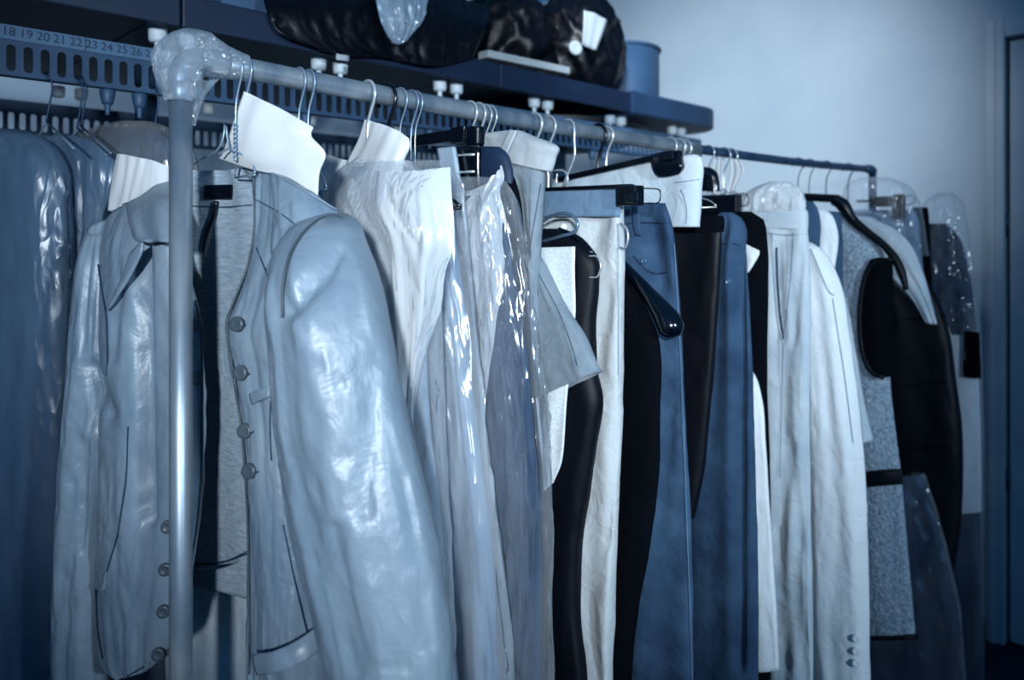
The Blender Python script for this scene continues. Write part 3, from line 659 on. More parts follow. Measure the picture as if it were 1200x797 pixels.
tube('body', [(230, XL(sc_, -1.1), 575), (260, XL(sc_), 590), (320, XL(sc_), 602), (400, XL(sc_), 615), (500, XL(sc_), 624), (600, XL(sc_), 632), (797, XL(sc_), 634), (900, XL(sc_), 636)], PC, m_greyd, c3, 60, 80, .7, (17.2, .006, 3, 1.4), th=.018)
o, _ = tube('polythene_cover', [(208, 525, 586, .02, -.01), (225, 519, 596, .03, -.012), (260, 520, 602, .034, -.012), (300, 526, 609, .034, -.012), (370, 534, 620, .034, -.012), (450, 542, 630, .033, -.01), (550, 550, 639, .032, -.01), (650, 556, 641, .032, -.01), (797, 562, 641, .032, -.01), (920, 566, 643, .032, -.01)], PC, m_film_c, None, 110, 190, .8, (18.3, .007, 5, 1.6, .4, .0085, 36), top=False)
tag(o, 'third clearer crinkled polythene cover over a dark grey suit', 'plastic cover', G3)
o, _ = patch('polythene_neck', [[(566, 222, .0), (578, 205, -.01), (590, 193, .0)], [(545, 225, .0), (572, 222, -.02), (594, 208, .0)], [(528, 236, .0), (566, 240, -.03), (588, 224, .0)], [(524, 270, .0), (562, 278, -.035), (592, 262, .0)], [(530, 310, .0), (566, 320, -.034), (598, 306, .0)], [(536, 380, .0), (566, 390, -.032), (580, 380, -.02)], [(545, 470, .0), (562, 475, -.030), (570, 470, -.02)], [(556, 560, .0), (566, 565, -.028), (572, 560, -.02)]], PC, m_film_w, None, 44, 50, (19.1, .006, 5, 6, .4, .007, 44), 0)
tag(o, 'pointed neck of milky film on top of the third polythene cover', 'plastic film', G3)
# ------------------------------------------------------------------ 4. clip hanger with black trousers
t = thing('clip_hanger', 'black bar hanger with a pale spring clip above the third polythene cover', 'hanger', 'clip hangers')
sd = s_at(565); PD = PS(.86)
for px, lab in ((558, 'front'), (568, 'back')):
    path_tube('hook', hook_path(s_at(px, P0+.017), .0195, .002, .105), .002, m_chrome, t, n=8, seg=4)
bar_box('bar', PD.at(470, 168), PD.at(548, 156), .010, .006, m_blackp, t)
bar_box('bar_sleeve', PD.at(532, 159), PD.at(548, 157), .0135, .009, m_blackp, t)
bar_box('bar_end', PD.at(550, 160), PD.at(564, 159), .0165, .010, m_blackg, t, .004)
o, _ = patch('clip_plate', [[(513, 174, -.016), (533, 172, -.016)], [(517, 200, -.017), (537, 198, -.017)], [(521, 230, -.018), (541, 232, -.018)]], PD, M('clip_plastic', 165, .5, .04), t, 8, 10, None, .006)
o, _ = patch('clip_back', [[(532, 172, -.004), (562, 172, -.004)], [(534, 205, -.004), (562, 205, -.004)], [(538, 236, -.004), (564, 236, -.004)]], PD, m_blackg, t, 8, 10, None, .008)
for y in (181, 201): path_tube('clip_pin', [PD.at(534, y+1, -.016), PD.at(556, y, -.012)], .0022, m_chrome, t, n=8, smooth_path=False)
t = thing('black_skirt', 'black skirt with a rounded waist pad under the clip hanger bar', 'skirt')
tube('body', [(200, XL(.875, -1.1), 598), (215, XL(.875), 604), (260, XL(.875), 611), (300, XL(.875), 616), (420, XL(.875), 622), (560, XL(.875), 634), (797, XL(.875), 640), (860, XL(.875), 641)], PS(.875), m_black, t, 50, 60, .7, (20.2, .004, 3, 1.5), th=.012)
o, _ = tube('waist_pad', [(172, 562, 585, .008), (178, 560, 592, .012), (195, 558, 599, .014), (215, 556, 601, .014)], PS(.872), M('navy_pad', 36, .6, .1), t, 30, 20, .9)

# ------------------------------------------------------------------ 5. pale suede trousers folded over a hanger
sE = .915; PE = PS(sE)
wire_hanger(575, 'bright wire hook in front of the pale suede trousers', neck=.11, mat=m_chrome, half=.04, drop=.03)
wire_hanger(581, 'second bright wire hook in front of the pale suede trousers', neck=.105, mat=m_chrome, half=.04, drop=.03)
t = thing('suede_trousers', 'pale suede trousers folded over a hanger with a belt loop and flared leg end', 'trousers')
m_band = M('suede_waistband', 205, 0.85, 0.05, 30, 400, 0.2, k=0.62)
o, SE_ = tube('leg', [(186, 574, 640, .018), (200, 584, 637, .019, 0, 3), (215, 592, 636, .02, 0, 3), (240, 600, 634, .02), (290, 607, 630, .018), (340, 608, 630, .016), (420, 608, 632, .016)], PE, m_suede, t, 60, 60, .85, (21.3, .002, 2, 3), dents=[(604, 215, 614, 300, 7, .008)])
o, SE_W = tube('waistband', [(153, 598, 610, .010, 0), (157, 568, 624, .018, 0, 2), (166, 566, 652, .022, 0, 5), (176, 569, 650, .023, 0, 10), (184, 574, 645, .023, 0, 17)], PE, m_band, t, 60, 30, .85, (21.8, .002, 2, 3), bottom=True)
seam('belt_loop_edge', SE_W, [(604, 155), (598, 166), (592, 178), (591, 188)], .0012, m_seam, t)
o, _ = patch('belt_loop', [[(598, 152, -.022), (606, 154, -.022)], [(590, 168, -.028), (599, 169, -.028)], [(584, 186, -.027), (591, 188, -.027)]], PE, m_band, t, 6, 12, None, .004)
seam('seam', SE_, [(634, 215), (628, 250), (621, 290)], .0006, m_seam, t)
o, SF = tube('leg_end', [(292, 612, 627, .010, .02), (310, 605, 636, .016, .02), (350, 592, 656, .020, .02, 0), (400, 590, 686, .022, .02, 0), (432, 590, 700, .022, .02, 0), (456, 592, 704, .022, .02, -20), (484, 596, 706, .022, .02, -50)], PE, m_suede, t, 60, 60, .7, (22.4, .003, 2, 2), th=.02)
seam('seam', SF, [(632, 322), (655, 365), (672, 410), (676, 428)], .0006, m_seam, t)

# ------------------------------------------------------------------ 6. woven tag, black jacket, white trousers
PF_ = PS(.955)
o, _ = patch('garment_tag', [[(606, 291), (640, 290), (673, 289)], [(606, 330), (640, 330), (673, 330)], [(606, 380), (640, 380), (673, 376)], [(610, 470), (640, 470), (663, 470)], [(614, 540), (636, 540), (658, 540)], [(616, 580), (634, 578), (648, 566)]], PF_, m_tagc, None, 20, 50, (23.1, .003, 2, 9), .0015)
tag(o, 'white woven paper tag behind the flared suede leg', 'tag')
sG = .985; PG = PS(sG)
t = thing('black_jacket', 'plain black jacket between the white tag and the white trousers', 'jacket')
o, SG_ = tube('body', [(268, XL(sG, -1.05), 655), (285, XL(sG, -1.12), 682), (300, XL(sG), 697), (330, XL(sG), 700), (380, XL(sG), 696), (430, XL(sG), 697), (470, XL(sG), 704), (500, XL(sG), 700), (560, XL(sG), 691), (640, XL(sG), 679), (720, XL(sG), 677), (797, XL(sG), 684), (870, XL(sG), 686)], PG, m_black2, t, 56, 80, .7, (24.2, .005, 3, 1.5), th=.026)
t = thing('looped_hanger', 'hanger with a large flat metal loop above the white tag', 'hanger')
wire_px('loop', [(632, 262, -.03), (645, 254, -.03), (660, 250, -.03), (671, 253, -.03), (677, 262, -.03), (674, 271, -.03), (660, 276, -.03), (632, 284, -.02)], .0030, M('pewter', 120, .3, .1, metal=.6), t, PG)
wire_px('arm', [(632, 284, -.02), (612, 290, -.02), (590, 300, -.01)], .004, m_blackp, t, PG)
wire_px('arm', [(655, 270, 0.0), (680, 282, 0.0), (694, 298, 0.0)], .006, m_blackg, t, PG)
wire_px('ring', [(690, 300, -.02), (700, 301, -.02), (704, 312, -.02), (700, 324, -.02), (690, 325, -.02)], .0016, m_chrome, t, PG)
sH = 1.035; PH = PS(sH)
t = thing('white_trousers', 'white trousers with a grey inner waistband held by a wire clip hanger', 'trousers')
o, SH_ = tube('legs', [(224, XL(sH, -1.12), 727, .012), (255, XL(sH, -1.13), 728, .016), (300, XL(sH, -1.14), 728, .020), (400, XL(sH, -1.14), 728), (470, XL(sH, -1.14), 727), (560, XL(sH, -1.13), 724), (680, XL(sH, -1.13), 719), (797, XL(sH, -1.12), 714), (880, XL(sH, -1.12), 710)], PH, m_white_t, t, 60, 100, .65, (25.3, .0075, 3, 2.2, .2), th=.02, dents=[(706, 262, 668, 330, 7, .007), (722, 300, 700, 430, 8, .006), (724, 480, 712, 640, 6, .006), (690, 700, 700, 797, 6, .007)])
patch('waistband_lining', [[(610, 223, -.018), (690, 222, -.019), (727, 221, -.014)], [(610, 238, -.021), (690, 238, -.022), (727, 238, -.016)], [(610, 254, -.024), (690, 254, -.025), (726, 254, -.018)]], PH, m_grey, t, 24, 10, (26.1, .0015, 3, 9), .003)
seam('seam', SH_, [(724, 262), (725, 330), (725, 440)], .0007, M('thread', 150, .8), t)
for y in (266, 270): disc('button', SH_.on(661, y, .004), (-.5, -1, 0), .006, .003, m_white, t, 14) if y == 266 else None
t = thing('clip_hanger', 'thin black bar hanger with square metal hook holding the white trousers', 'hanger', 'clip hangers')
path_tube('hook', hook_path(s_at(672, P0+.017), .0195, .0023, .098, sq=True), .0023, m_chrome, t, n=8, seg=4)
bar_box('bar', PH.at(640, 222, -.022), PH.at(742, 218, -.022), .0035, .004, m_blackp, t)
bar_box('clip', PH.at(727, 230, -.020), PH.at(750, 229, -.020), .0165, .013, m_blackp, t, .003)
bar_box('clip_face', PH.at(733, 231, -.034), PH.at(746, 231, -.034), .009, .004, m_blackg, t, .002)
wire_px('end_loop', [(748, 221, -.02), (762, 221, -.02), (773, 223, -.02), (774, 230, -.02), (772, 237, -.02), (760, 238, -.02), (749, 238, -.02)], .0011, m_blackp, t, PH)
wire_px('wire_frame', [(648, 200, -.02), (660, 200, -.02), (665, 206, -.02), (663, 218, -.02), (655, 221, -.02), (652, 214, -.02), (653, 203, -.02)], .0017, m_chrome, t, PH)
wire_px('wire_loop', [(727, 262, -.01), (734, 268, -.012), (736, 280, -.012), (732, 291, -.012), (727, 290, -.01)], .0022, m_chrome, t, PH)
wire_hanger(634, 'first of two bright hooks left of the square hook', neck=.10, mat=m_chrome, half=.10, drop=.03, twist=False, r=.0026)
wire_hanger(650, 'second of two bright hooks left of the square hook', neck=.09, mat=m_chrome, half=.10, drop=.03, twist=False, r=.0024)

# ------------------------------------------------------------------ 7. black coat on moulded hanger, dark jeans
sJk = 1.085; PJk = PS(sJk)
t = thing('moulded_hanger', 'broad glossy black moulded coat hanger in front of the dark jeans', 'hanger')
path_tube('hook', hook_path(s_at(709, P0+.019), .022, .0032, .10), .0032, m_blackp, t, n=10, seg=4)
path_tube('arm', [PJk.at(x, y, -.004) for x, y in ((690, 276), (715, 296), (738, 320), (760, 345), (774, 363), (783, 376), (788, 387), (791, 395))], [.009, .009, .010, .013, .018, .022, .0215, .011], m_blackg, t, n=20, seg=10)
path_tube('arm', [PJk.at(x, y, .004) for x, y in ((690, 276), (660, 290), (630, 310), (600, 335))], [.009, .009, .012, .012], m_blackg, t, n=16, seg=8)
t = thing('black_coat', 'long black coat under the broad glossy moulded hanger', 'coat')
tube('body', [(290, XL(sJk, -1.0), 706), (305, XL(sJk, -1.08), 722), (330, XL(sJk, -1.15), 742), (370, XL(sJk), 762), (400, XL(sJk), 772), (480, XL(sJk), 774), (560, XL(sJk), 772), (640, XL(sJk), 762), (720, XL(sJk), 746), (797, XL(sJk), 738), (900, XL(sJk), 736)], PJk, m_black, t, 56, 80, .7, (27.2, .006, 3, 1.5), th=.018)
sJ = 1.135; PJn = PS(sJ)
t = thing('dark_jeans', 'dark grey jeans with belt loop and rivet behind the moulded hanger', 'jeans')
o, SJn = tube('legs', [(238, XL(sJ, -1.15), 779, .012, 0, 0), (262, XL(sJ, -1.16), 787, .016), (300, XL(sJ), 792, .02), (350, XL(sJ), 796), (400, XL(sJ), 799), (500, XL(sJ), 803), (600, XL(sJ), 808), (700, XL(sJ), 810), (797, XL(sJ), 812), (900, XL(sJ), 813)], PJn, m_jean, t, 64, 110, .65, (28.3, .008, 4, 2.0, .2), th=.02, dents=[(768, 264, 776, 335, 6, .009), (785, 480, 770, 620, 7, .007)])
seam('seam', SJn, [(735, 262), (760, 260), (786, 262)], .0008, m_seam, t)
seam('seam', SJn, [(790, 285), (794, 350), (798, 430), (803, 560), (808, 700), (811, 797)], .0009, M('denim_thread', 110, .9), t)
seam('pocket_edge', SJn, [(742, 300), (755, 316), (770, 324), (782, 318)], .0010, m_seam, t)
patch('belt_loop', [[(741, 243, -.022), (749, 242, -.022)], [(742, 262, -.026), (750, 262, -.026)], [(745, 276, -.026), (752, 276, -.026)]], PJn, m_jean, t, 5, 10, None, .004)
disc('rivet', SJn.on(754, 306, .002), (-.4, -1, 0), .0055, .003, M('rivet_metal', 90, .4, metal=.5), t, 14)

# ------------------------------------------------------------------ 8. cream trousers on the tilted clip hanger, black trousers
sI = 1.205; PI_ = PS(sI)
t = thing('clip_hanger', 'tilted black bar hanger with a big rounded clip on the cream trousers', 'hanger', 'clip hangers')
path_tube('hook', hook_path(s_at(718, P0+.017), .019, .0025, .115), .0025, m_chrome, t, n=8, seg=4)
bar_box('bar', PI_.at(655, 211, -.018), PI_.at(772, 184, -.018), .0062, .005, m_blackp, t)
o, _ = patch('clip', [[(765, 182, -.022), (782, 178, -.022), (798, 177, -.022)], [(766, 192, -.024), (782, 190, -.024), (799, 188, -.024)], [(769, 201, -.024), (784, 200, -.024), (800, 197, -.024)], [(774, 206, -.022), (785, 206, -.022), (797, 203, -.022)]], PI_, m_blackg, t, 12, 12, None, .012)
bar_box('clip_lever', PI_.at(772, 186, -.034), PI_.at(790, 182, -.034), .007, .004, m_blackp, t, .002)
t = thing('cream_trousers', 'cream trousers folded short in the big rounded clip', 'trousers')
o, SI_ = tube('body', [(212, XL(sI, -1.12), 816, .012, 0, -31), (218, XL(sI, -1.12), 822, .016, 0, -32), (240, XL(sI, -1.12), 822, .018, 0, -12), (266, XL(sI, -1.12), 819, .018)], PI_, m_light, t, 56, 40, .6, (29.3, .004, 4, 3), bottom=True, th=.016)
seam('seam', SI_, [(790, 214), (808, 212), (820, 210)], .0005, m_grey, t)
seam('seam', SI_, [(798, 222), (806, 240), (804, 262)], .0007, m_grey, t)
sK = 1.285; PK = PS(sK)
t = thing('black_trousers', 'folded black trousers between the dark jeans and the blue jeans', 'trousers')
tube('legs', [(256, XL(sK, -1.15), 846, .014), (300, XL(sK), 845), (400, XL(sK), 838), (500, XL(sK), 829), (560, XL(sK), 822), (608, XL(sK), 812)], PK, m_black2, t, 56, 60, .65, (30.2, .005, 3, 1.8), bottom=True, th=.02)
o, _ = tube('waistband', [(253, XL(sK, -1.15), 847, .018), (258, XL(sK, -1.15), 848, .020), (272, XL(sK, -1.15), 847, .022)], PK, m_black, t, 56, 8, .65)
for px, lab in ((792, 'first'), (802, 'second'), (809, 'third')):
    wire_hanger(px, lab+' pale hook of the three above the cream trousers', neck=.11, mat=m_chrome, half=.12, drop=.03, twist=False, r=.0024)

# ------------------------------------------------------------------ 9. blue jeans, black blazer, white shirt
sL = 1.40; PL_ = PS(sL)
t = thing('blue_jeans', 'long mid-tone jeans narrow at the waist right of the black trousers', 'jeans')
o, SL_ = tube('legs', [(249, 846, 858, .012), (256, 838, 868, .018), (300, 815, 872), (400, 795, 879), (500, 780, 883), (600, 775, 886), (700, 773, 888), (797, 772, 888), (900, 772, 889)], PL_, m_jeand, t, 60, 100, .8, (31.2, .006, 3, 1.6), th=.026, dents=[(867, 300, 866, 780, 6, .016)])
seam('seam', SL_, [(846, 286), (858, 284), (868, 288)], .0010, m_seam, t)
disc('rivet', SL_.on(853, 330, .002), (-.4, -1, 0), .006, .004, M('rivet_metal', 90, .4, metal=.5), t, 14)
sM = 1.48; PM_ = PS(sM)
t = thing('clip_hanger', 'black clip hanger with a wire end loop above the blue jeans', 'hanger', 'clip hangers')
path_tube('hook', hook_path(s_at(836, P0+.015), .018, .0016, .11, rail_r=.0112), .0016, m_chrome, t, n=8, seg=4)
bar_box('bar', PM_.at(800, 232, -.01), PM_.at(866, 230, -.01), .004, .005, m_blackp, t)
bar_box('clip', PM_.at(820, 240, -.012), PM_.at(867, 239, -.012), .020, .012, m_blackp, t, .004)
wire_px('end_loop', [(866, 227, -.01), (874, 227, -.01), (877, 231, -.01), (877, 238, -.01), (874, 241, -.01), (866, 241, -.01)], .0011, m_blackp, t, PM_)
o, _ = tube('rounded_cap', [(196, 822, 832, .01), (200, 820, 838, .014), (212, 818, 842, .014), (224, 818, 843, .014)], PM_, m_blackg, t, 24, 12, .9)
t = thing('black_blazer', 'black blazer shoulder behind the blue jeans', 'blazer')
tube('body', [(248, XL(sM, -1.05), 880), (256, XL(sM, -1.12), 893), (275, XL(sM), 898), (330, XL(sM), 900), (400, XL(sM), 899), (460, XL(sM), 899), (560, XL(sM), 902), (700, XL(sM), 903), (797, XL(sM), 903)], PM_, m_black, t, 50, 60, .7, (32.2, .004, 3, 1.5), th=.022)
patch('cuff', [[(868, 283, -.030), (878, 288, -.032), (890, 294, -.03)], [(871, 300, -.032), (879, 304, -.036), (889, 300, -.032)], [(872, 322, -.030), (878, 318, -.034), (884, 306, -.03)]], PM_, m_white, t, 10, 12, None, .004)[0]['label'] = 'white cuff'
sN0 = 1.515; PN0 = PS(sN0)
t = thing('white_blouse', 'white blouse strip left of the pale pleated trousers', 'blouse')
# stands a little proud of the blazer
tube('body', [(425, 855, 872, .01, -.075), (440, 840, 884, .014, -.075), (470, 835, 893, .014, -.075), (520, 835, 897, .014, -.075), (620, 838, 903, .014, -.075), (700, 842, 908, .014, -.075), (785, 846, 912, .014, -.075)], PN0, m_white, t, 40, 70, .7, (33.2, .003, 2, 2), bottom=True)

# ------------------------------------------------------------------ 10. pale pleated trousers
sN = 1.61; PN = PS(sN)
t = thing('pleated_trousers', 'pale pleated trousers with open fly under crumpled white film', 'trousers')
o, SN_ = tube('legs', [(250, 840, 945, .016), (270, 838, 946, .020), (300, 836, 948), (400, 836, 950), (500, 838, 949), (600, 840, 950), (700, 842, 952), (797, 843, 953), (900, 845, 954)], PN, m_light, t, 70, 120, .65, (34.2, .008, 4, 2.4, .2), th=.022, dents=[(908, 288, 917, 398, 3.5, .010), (938, 300, 930, 400, 5, .006), (926, 520, 936, 640, 6, .008), (915, 620, 922, 780, 5, .007)])
tube('waistband', [(246, 838, 945, .020), (250, 838, 946, .022), (268, 838, 946, .024)], PN, m_light, t, 60, 8, .65)
seam('fly_edge', SN_, [(906, 272), (906, 300), (908, 340), (912, 380), (918, 402)], .0016, m_light, t)
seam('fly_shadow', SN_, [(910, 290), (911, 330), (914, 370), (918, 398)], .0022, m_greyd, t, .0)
seam('seam', SN_, [(930, 272), (927, 320), (922, 370), (918, 402), (916, 480), (914, 560)], .0006, m_grey, t)
seam('seam', SN_, [(896, 273), (925, 276), (946, 274)], .0006, m_grey, t)
m_filmb = film('bright_film', 245, 0.3, .2, 20)
o, _ = tube('film_bundle', [(213, 902, 926, .012), (220, 884, 936, .022), (232, 872, 942, .028), (248, 868, 944, .026)], PN, m_filmb, None, 60, 30, .95, (35.1, .004, 5, 12, .4, .006, 70))
tag(o, 'crumpled white film bundle on top of the pale pleated trousers', 'plastic film')
for (rows, lab) in (([[(838, 187), (846, 185)], [(832, 203), (847, 205)], [(828, 222), (842, 232)]], 'left of two small white paper tags hanging from the thin rail'),
                    ([[(856, 186), (866, 187)], [(855, 205), (872, 198)], [(852, 226), (862, 222)]], 'right of two small white paper tags hanging from the thin rail')):
    o, _ = patch('paper_tag', rows, PS(1.60), m_paper, None, 10, 14, (36.0, .002, 2, 9), .001)
    tag(o, lab, 'tag', 'paper tags under the thin rail')
for px, lab in ((855, 'left'), (863, 'right')):
    wire_hanger(px, lab+' white hook where the thin rail starts', neck=.12, mat=m_chrome, half=.12, drop=.03, twist=False, r=.0018)

# ------------------------------------------------------------------ 11. denim waists, cream blazer
for s_, rows, lab, mm in ((1.80, [(236, 900, 952, .014), (242, 900, 957, .016), (300, 900, 960, .018), (480, 900, 962, .02), (600, 900, 964, .02)], 'dark denim trousers waist right of the pale pleated trousers', m_jeand),
                      (1.835, [(246, 925, 968, .012), (252, 925, 975, .014), (330, 925, 977, .016), (560, 925, 980, .016)], 'light strip of cream trousers between two denim waists', m_cream),
                      (1.87, [(248, 935, 983, .014), (255, 935, 985, .016), (330, 935, 987, .018), (520, 935, 990, .02)], 'second denim waist in front of the sherpa vest', m_jean)):
    t = thing('hanging_trousers', lab, 'trousers')
    o, S_ = tube('legs', rows, PS(s_), mm, t, 44, 50, .7, (37+s_, .004, 3, 2), th=.02)
sP = 1.705; PP_ = PS(sP)
t = thing('cream_blazer', 'cream blazer with three cuff buttons in front of the sherpa vest', 'blazer')
tube('body', [(278, 880, 930, .02, .03), (300, 862, 955, .03, .03), (340, 858, 970, .032, .03), (450, 860, 976, .032, .03), (600, 862, 980, .032, .03), (820, 864, 984, .032, .03)], PP_, m_cream, t, 50, 60, .8, (38.2, .006, 3, 1.6))
o, SPs = tube('sleeve', [(284, 940, 950, .01), (290, 934, 960, .02), (305, 930, 972, .028), (335, 932, 986, .034), (400, 938, 996, .036), (470, 944, 1006, .037), (540, 948, 1013, .037), (640, 950, 1017, .036), (720, 952, 1019, .036), (770, 954, 1019, .035), (800, 958, 1020, .034)], PP_, m_cream, t, 56, 90, .95, (39.2, .005, 2, 2.2), bottom=True)
for y in (748, 763, 777): disc('cuff_button', SPs.on(1003, y, .003), (-.2, -1, 0), .0085, .004, m_white, t, 16)
seam('seam', SPs, [(950, 292), (962, 320), (972, 346), (978, 346)], .0008, m_grey, t)
seam('seam', SPs, [(976, 350), (990, 440), (1000, 520)], .0007, m_grey, t)
t = thing('short_sleeve_jacket', 'pale short sleeve end sticking out behind the cream blazer', 'jacket')
tube('sleeve', [(300, 930, 972, .02), (340, 930, 988, .03), (420, 940, 1004, .034), (480, 950, 1015, .034), (526, 956, 1023, .034, 0, -10)], PS(1.925), m_light, t, 44, 50, .95, (40.2, .004, 2, 2), bottom=True)

# ------------------------------------------------------------------ 12. sherpa vest
sQ = 2.06; PQ = PS(sQ)
t = thing('sherpa_vest', 'grey sherpa vest with black shoulder trim and oval black armhole', 'vest')
o, SQ_ = tube('body', [(252, 945, 985, .012), (270, 925, 1008, .02), (292, 915, 1032, .026), (330, 910, 1040, .03), (400, 910, 1041, .03), (460, 912, 1044, .03), (560, 915, 1056, .03), (650, 917, 1064, .03), (746, 920, 1073, .03)], PQ, m_sherpa, t, 90, 150, .8, (41.2, .005, 3, 2, 0, .0022, 260), bottom=True)
path_tube('hem_binding', [PQ.at(x, y, o_) for x, y, o_ in ((925, 744, -.032), (980, 747, -.036), (1040, 748, -.034), (1072, 746, -.012), (1074, 745, .01))], .0055, m_black2, t, n=8)
path_tube('shoulder_trim', [PQ.at(x, y, -.018) for x, y in ((985, 240), (1000, 258), (1018, 273), (1034, 286), (1048, 302), (1056, 318), (1062, 340))], [.014, .012, .010, .010, .011, .011, .006], m_black2, t, n=12)
o, _ = patch('armhole', [[(1022, 304, -.030), (1034, 302, -.03), (1046, 306, -.02)], [(1013, 322, -.036), (1030, 320, -.038), (1046, 322, -.02)], [(1008, 360, -.038), (1026, 360, -.042), (1046, 360, -.02)], [(1009, 400, -.038), (1026, 402, -.042), (1045, 404, -.02)], [(1017, 430, -.036), (1030, 434, -.038), (1044, 436, -.02)], [(1028, 441, -.030), (1036, 442, -.03), (1044, 441, -.02)]], PQ, m_black, t, 16, 30, None, .01)
path_tube('armhole_piping', [PQ.at(x, y, -.040) for x, y in ((1046, 304), (1030, 306), (1018, 316), (1010, 345), (1008, 380), (1012, 415), (1022, 436), (1036, 443))], .006, m_black2, t, n=8)
o, _ = patch('pocket_welt', [[(1014, 553, -.040), (1036, 551, -.040), (1057, 549, -.026)], [(1015, 560, -.044), (1036, 558, -.044), (1057, 556, -.028)], [(1016, 571, -.041), (1036, 569, -.041), (1058, 567, -.026)]], PQ, m_black2, t, 16, 8, None, .006)
t = thing('moulded_hanger', 'wide black moulded hanger carrying the sherpa vest', 'hanger')
path_tube('hook', hook_path(s_at(968), .017, .0017, .12, rail_r=.0112), .0017, m_wire_d, t, n=8, seg=4)
bar_box('shoulder', PQ.at(942, 231, -.02), PQ.at(984, 233, -.02), .011, .012, m_blackp, t, .006)
path_tube('arm', [PQ.at(x, y, -.02) for x, y in ((978, 234), (988, 240), (996, 252), (1004, 262))], [.016, .017, .012, .008], m_blackp, t, n=12)
for px, lab in ((942, 'leftmost thin dark wire hook near the far rail end'), (955, 'middle thin dark wire hook near the far rail end'), (1000, 'last wire hook before the rail end sleeve')):
    wire_hanger(px, lab, neck=.09, mat=m_wire_d, half=.10, drop=.02, twist=False, r=.0014, R=.017)

m_film_f = film('faint_film', 225, .97, .12, 10, .4, .03)
# ------------------------------------------------------------------ 13. far end clothes
sS = 2.20; PSs = PS(sS)
t = thing('grey_shirt', 'light grey shirt sleeve draped over the black padded coat', 'shirt')
tube('shoulder', [(254, 960, 1018, .012), (268, 955, 1048, .02), (285, 955, 1066, .024), (310, 1015, 1078, .026), (345, 1062, 1089, .020), (378, 1085, 1098, .012, 0, 2)], PSs, m_light, t, 46, 44, .85, (42.2, .005, 3, 3), bottom=True)
sR = 2.34; PR_ = PS(sR)
t = thing('padded_coat', 'black padded coat with a white lining edge near the door', 'coat')
o, SR_ = tube('body', [(285, 985, 1040, .02), (310, 975, 1070, .03), (345, 970, 1096, .036), (390, 970, 1112, .04), (440, 972, 1119, .04), (500, 975, 1127, .04), (560, 978, 1128, .04), (620, 980, 1125, .04), (690, 982, 1114, .038)], PR_, m_black2, t, 60, 70, .8, (43.2, .006, 3, 3), bottom=True)
for y in (372, 450, 525, 600): seam('quilt_seam', SR_, [(1062, y+2), (1090, y), (1110, y-2)], .0016, m_black, t)
patch('lining_edge', [[(1058, 676, -.046), (1085, 682, -.044), (1113, 681, -.02)], [(1058, 688, -.046), (1085, 694, -.044), (1113, 691, -.02)], [(1060, 692, -.046), (1085, 699, -.044), (1112, 697, -.02)]], PR_, m_white, t, 12, 6, None, .004)[0]['label'] = 'white lining edge'
sT = 2.44; PT = PS(sT)
t = thing('clip_hanger', 'black clip hanger under the film dome at the far rail end', 'hanger', 'clip hangers')
path_tube('hook', hook_path(sT, .017, .0014, .10, rail_r=.0112), .0014, m_wire_d, t, n=8, seg=4)
bar_box('bar', PT.at(1004, 236), PT.at(1060, 234), .004, .005, m_blackp, t)
bar_box('clip', PT.at(1020, 237, -.01), PT.at(1044, 236, -.01), .016, .012, m_blackp, t, .003)
bar_box('clip', PT.at(1047, 242, -.01), PT.at(1060, 242, -.01), .036, .012, m_blackp, t, .003)
wire_px('end_loop', [(1060, 230), (1068, 229), (1072, 232), (1072, 236), (1068, 239), (1060, 240)], .0013, m_wire_d, t, PT)
t = thing('checked_trousers', 'grey trousers hanging from the clip hanger at the far rail end', 'trousers')
tube('legs', [(246, 985, 1072, .014), (256, 985, 1076, .018), (300, 985, 1080), (400, 985, 1090), (560, 985, 1100), (797, 990, 1108)], PS(2.46), m_grey, t, 44, 50, .7, (44.2, .005, 3, 2), th=.02)
o, _ = tube('film_dome', [(208, 1010, 1040, .012), (214, 996, 1058, .03), (230, 988, 1074, .04), (260, 986, 1082, .042), (300, 986, 1088, .042)], PT, m_film_f, None, 60, 40, .95, (45.1, .004, 4, 8, .3, .004, 50), top=True)
tag(o, 'clear film dome over the clip hanger at the far rail end', 'plastic film')
t = thing('black_strap_dress', 'narrow black dress strap hanging right of the clip hanger', 'dress')
tube('strap', [(243, 1070, 1087, .012), (250, 1069, 1088, .014), (330, 1072, 1092, .014), (400, 1076, 1100, .016), (520, 1080, 1108, .016)], PS(2.52), m_black, t, 30, 40, .8, (46.1, .002, 2, 2))
sU = 2.60; PU = PS(sU)
t = thing('wrapped_blouse', 'dark patterned blouse with a white lower half in the last film cover', 'blouse')
tube('upper', [(262, 1050, 1108, .014), (275, 1040, 1122, .022), (320, 1035, 1136, .026), (380, 1035, 1143, .026), (392, 1035, 1144, .026)], PU, M('patterned_cloth', 40, .8, .6, 34, 300, .1), t, 44, 40, .85, (47.1, .005, 3, 3))
tube('lower', [(382, 1040, 1142, .022), (430, 1040, 1146, .022), (470, 1040, 1148, .022), (540, 1040, 1150, .022), (600, 1042, 1150, .022)], PU, m_cream, t, 44, 30, .85, (47.6, .004, 3, 3))
patch('dark_panel', [[(1130, 388, -.03), (1140, 388, -.028), (1148, 390, -.02)], [(1129, 415, -.03), (1140, 416, -.028), (1149, 416, -.02)], [(1128, 442, -.03), (1140, 443, -.028), (1150, 444, -.02)]], PU, m_black, t, 8, 8, None, .004)
tube('skirt', [(590, 1042, 1148, .022), (700, 1044, 1149, .022), (860, 1046, 1150, .022)], PU, m_greyd, t, 40, 30, .85, (48.1, .004, 3, 2))
